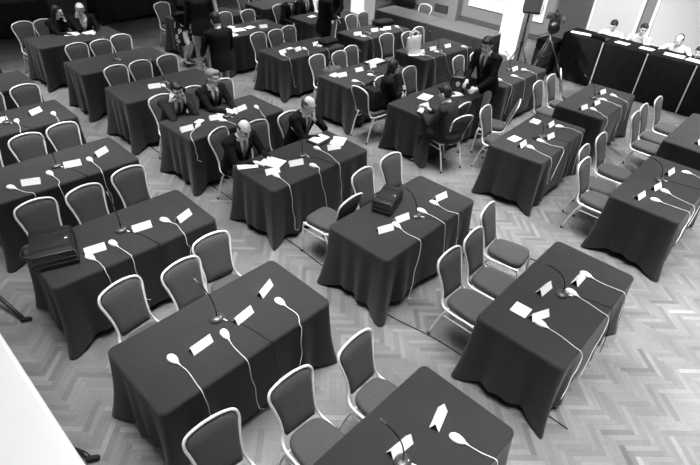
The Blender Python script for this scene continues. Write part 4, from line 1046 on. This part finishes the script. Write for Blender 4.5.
bm = bmesh.new(); lathe(bm, [(.045,0),(.05,.06),(.055,.11),(.06,.12),(.06,.17)]); o = obj('lens', bm, M['black'], t); o.rotation_euler = (PI/2,0,0); o.location = (0,-.15,.085)
bm = bmesh.new(); tube(bm, smoothline([(0,-.13,.14), (0,-.11,.21), (0,.02,.22), (0,.10,.20), (0,.12,.14)], 5), .012, 8); obj('carry_handle', bm, M['black'], t)
plainbox('viewfinder', (-.11,-.08,.12), (-.055,.08,.17), M['micbase'], .008, t)
plainbox('microphone', (.065,-.22,.13), (.10,.0,.165), M['grille'], .008, t)
plainbox('battery', (-.045,.16,.02), (.045,.21,.13), M['black'], .006, t)
def case(lo, hi, label):
    c = [(a+b)/2 for a, b in zip(lo, hi)]; t = thing('equipment_case', label, 'case', (c[0], c[1], 0)); h = [(b-a)/2 for a, b in zip(lo, hi)]
    plainbox('body', (-h[0],-h[1],.03), (h[0],h[1],hi[2]*.72), M['nylon'], .02, t); plainbox('lid', (-h[0],-h[1],hi[2]*.73), (h[0],h[1],hi[2]), M['nylon'], .02, t)
    bm = bmesh.new(); tube(bm, smoothline([(-h[0]-.005,-.08,hi[2]*.55), (-h[0]-.04,-.06,hi[2]*.55), (-h[0]-.04,.06,hi[2]*.55), (-h[0]-.005,.08,hi[2]*.55)], 4), .008, 6); obj('handle', bm, M['steel'], t)
    for sx in (-1, 1):
        for sy in (-1, 1):
            bm = bmesh.new(); ball(bm, (sx*(h[0]-.05), sy*(h[1]-.05), .022), .022, None, 8, 6); obj('castor', bm, M['rubber'], t)
case((11.42,4.58,0), (11.9,5.0,.72), 'tall black equipment case behind the camera tripod')
# floor cables
def fcable(pts, label, m='dcable', r=.006):
    bm = bmesh.new(); tube(bm, smoothline([(x, y, r) for x, y in pts], 8), r, 6); tag(obj('floor_cable', bm, M[m]), label, 'cable')
fcable([(3.17,0.26),(3.18,1.04),(3.17,1.59),(3.08,2.12),(3.12,2.60),(3.12,3.18),(3.14,3.64),(3.14,4.33),(3.17,5.20),(3.12,6.06),(3.12,6.76),(3.15,7.19),(3.14,7.80)], 'thin dark cable along the floor aisle between nearest and second rows')
fcable([(4.85,2.60),(5.07,2.25),(4.98,1.91),(5.07,1.39),(5.20,1.04),(5.11,0.52)], 'thin dark cable on open floor at right, between tables')
fcable([(7.80,3.64),(7.93,3.47),(7.84,3.03),(7.97,2.60),(7.84,1.91)], 'thin cable on the floor between third and farthest rows', 'cable', .004)
fcable([(11.26,5.20),(10.92,5.07),(10.66,4.85),(10.74,4.50),(11.00,4.24),(11.26,4.42)], 'coiled cable on the floor between speaker stand and tripod', 'dcable', .008)

# ------------------------------------------------------------------ white balcony parapet at lower left, and the stand feet that stick out below it
struct(plainbox('wall_front', (-.7, -1.2, 0), (.073, 6.5, 2.7), M['screen'], .01))
for n, (x, y, L, lb) in enumerate(((.50, 4.43, .55, 'black bar of a floor stand poking out at the left edge'), (.33, 2.66, .12, 'black rounded stand foot at the bottom, beside the white ledge'))):
    t = thing('floor_stand', lb, 'stand', (x, y, 0))
    bm = bmesh.new(); tube(bm, [(-.02,.0,.028), (-.02-L*.12,L*.6,.03+.07*(1-n)), (-.05-L*.3,L*1.5,.22*(1-n)+.03)], .019, 10); obj('bar', bm, M['black'], t)
    bm = bmesh.new(); rcone(bm, (-.03,.01,.024), (.02,-.02,.024), .024, .022, 10); obj('foot', bm, M['rubber'], t)

# ------------------------------------------------------------------ light: rows of ceiling luminaires and soft fill from the open side
def lum(x, y, e, label, s=2.7):
    t = thing('ceiling_light', label, 'ceiling light', (x,y,4.94))
    plainbox('housing', (-s/2-.04,-s/2-.04,0), (s/2+.04,s/2+.04,.055), M['trimwhite'], 0, t); t['group'] = 'square ceiling luminaires'
    L = bpy.data.lights.new('lamp', 'AREA'); L.shape = 'SQUARE'; L.size = s; L.energy = e; L.color = (1,1,1); L.spread = math.radians(SPREAD)
    o = bpy.data.objects.new('lamp', L); C.objects.link(o); o.parent = t; o.location = (0,0,-.02)
SPREAD = 52
LP = [(1.9,-.6,1.1),(1.9,2.9,1.0),(1.9,6.4,.95),(1.9,9.9,.9),(5.4,-1.2,2.0),(5.4,2.4,1.15),(5.4,5.9,.95),(5.4,9.4,.9),(8.9,.2,1.5),(8.9,3.7,1.05),(8.9,7.2,.95),(8.9,10.7,.9),(12.3,2.0,.8),(12.3,7.5,.8)]
for i, (x, y, e) in enumerate(LP): lum(x, y, e*POWER, 'square ceiling luminaire in the hall ceiling, above the photo', )
# spots added under the ceiling to brighten pillars, desk, panelled wall and ledge
for x, y, tx, ty, tz, e, lb in ((1.2, .6, -.3, 1.2, 2.7, .16, 'ceiling spotlight added to brighten the white ledge at lower left'), (8.2, 1.6, 13.9, 3.0, 1.6, 1.0, 'ceiling spotlight added to brighten the draped desk and right wall panels'), (8.0, 6.0, 11.7, 5.9, 1.3, 1.9, 'ceiling spotlight added to brighten the white pillar and back tables'), (8.0, 9.8, 12.0, 10.2, 1.2, 1.5, 'ceiling spotlight added to brighten the pillar at top centre')):
    d = Vector((tx-x, ty-y, tz-4.7)); t = thing('fill_spot', lb, 'fill_spot', (x, y, 4.7)); t.rotation_euler = d.to_track_quat('-Z', 'Y').to_euler()
    bm = bmesh.new(); lathe(bm, [(.05,.16),(.10,.15),(.11,0),(.12,-.02),(.11,-.02),(.10,0),(.04,.14)]); obj('housing', bm, M['black'], t)
    bm = bmesh.new(); tube(bm, [(0,0,.16), (0,.0,.22)], .02, 8); obj('bracket', bm, M['black'], t)
    L = bpy.data.lights.new('lamp', 'SPOT'); L.energy = SPOT*e; L.spot_size = math.radians(62); L.spot_blend = .6; L.shadow_soft_size = .12
    o = bpy.data.objects.new('lamp', L); C.objects.link(o); o.parent = t; o.location = (0,0,-.03)
w = bpy.data.worlds.new('world'); bpy.context.scene.world = w; w.use_nodes = True
w.node_tree.nodes['Background'].inputs['Color'].default_value = (1,1,1,1); w.node_tree.nodes['Background'].inputs['Strength'].default_value = .10

# ------------------------------------------------------------------ camera
cam = bpy.data.cameras.new('camera'); co = bpy.data.objects.new('camera', cam); C.objects.link(co)
rx, ux, bx = (0.692238,-0.719388,0.05733), (0.392954,0.442369,0.806161), (-0.605304,-0.535528,0.588912)
co.matrix_world = Matrix(((rx[0],ux[0],bx[0],0), (rx[1],ux[1],bx[1],0), (rx[2],ux[2],bx[2],3.70411), (0,0,0,1)))
cam.sensor_width = 36; cam.lens = 513.45*36/700; cam.clip_start = .05
sc = bpy.context.scene; sc.camera = co
sc.view_settings.view_transform = 'Standard'; sc.view_settings.look = 'None'; sc.view_settings.gamma = 1; sc.view_settings.use_curve_mapping = False
sc.view_settings.exposure = EXPO
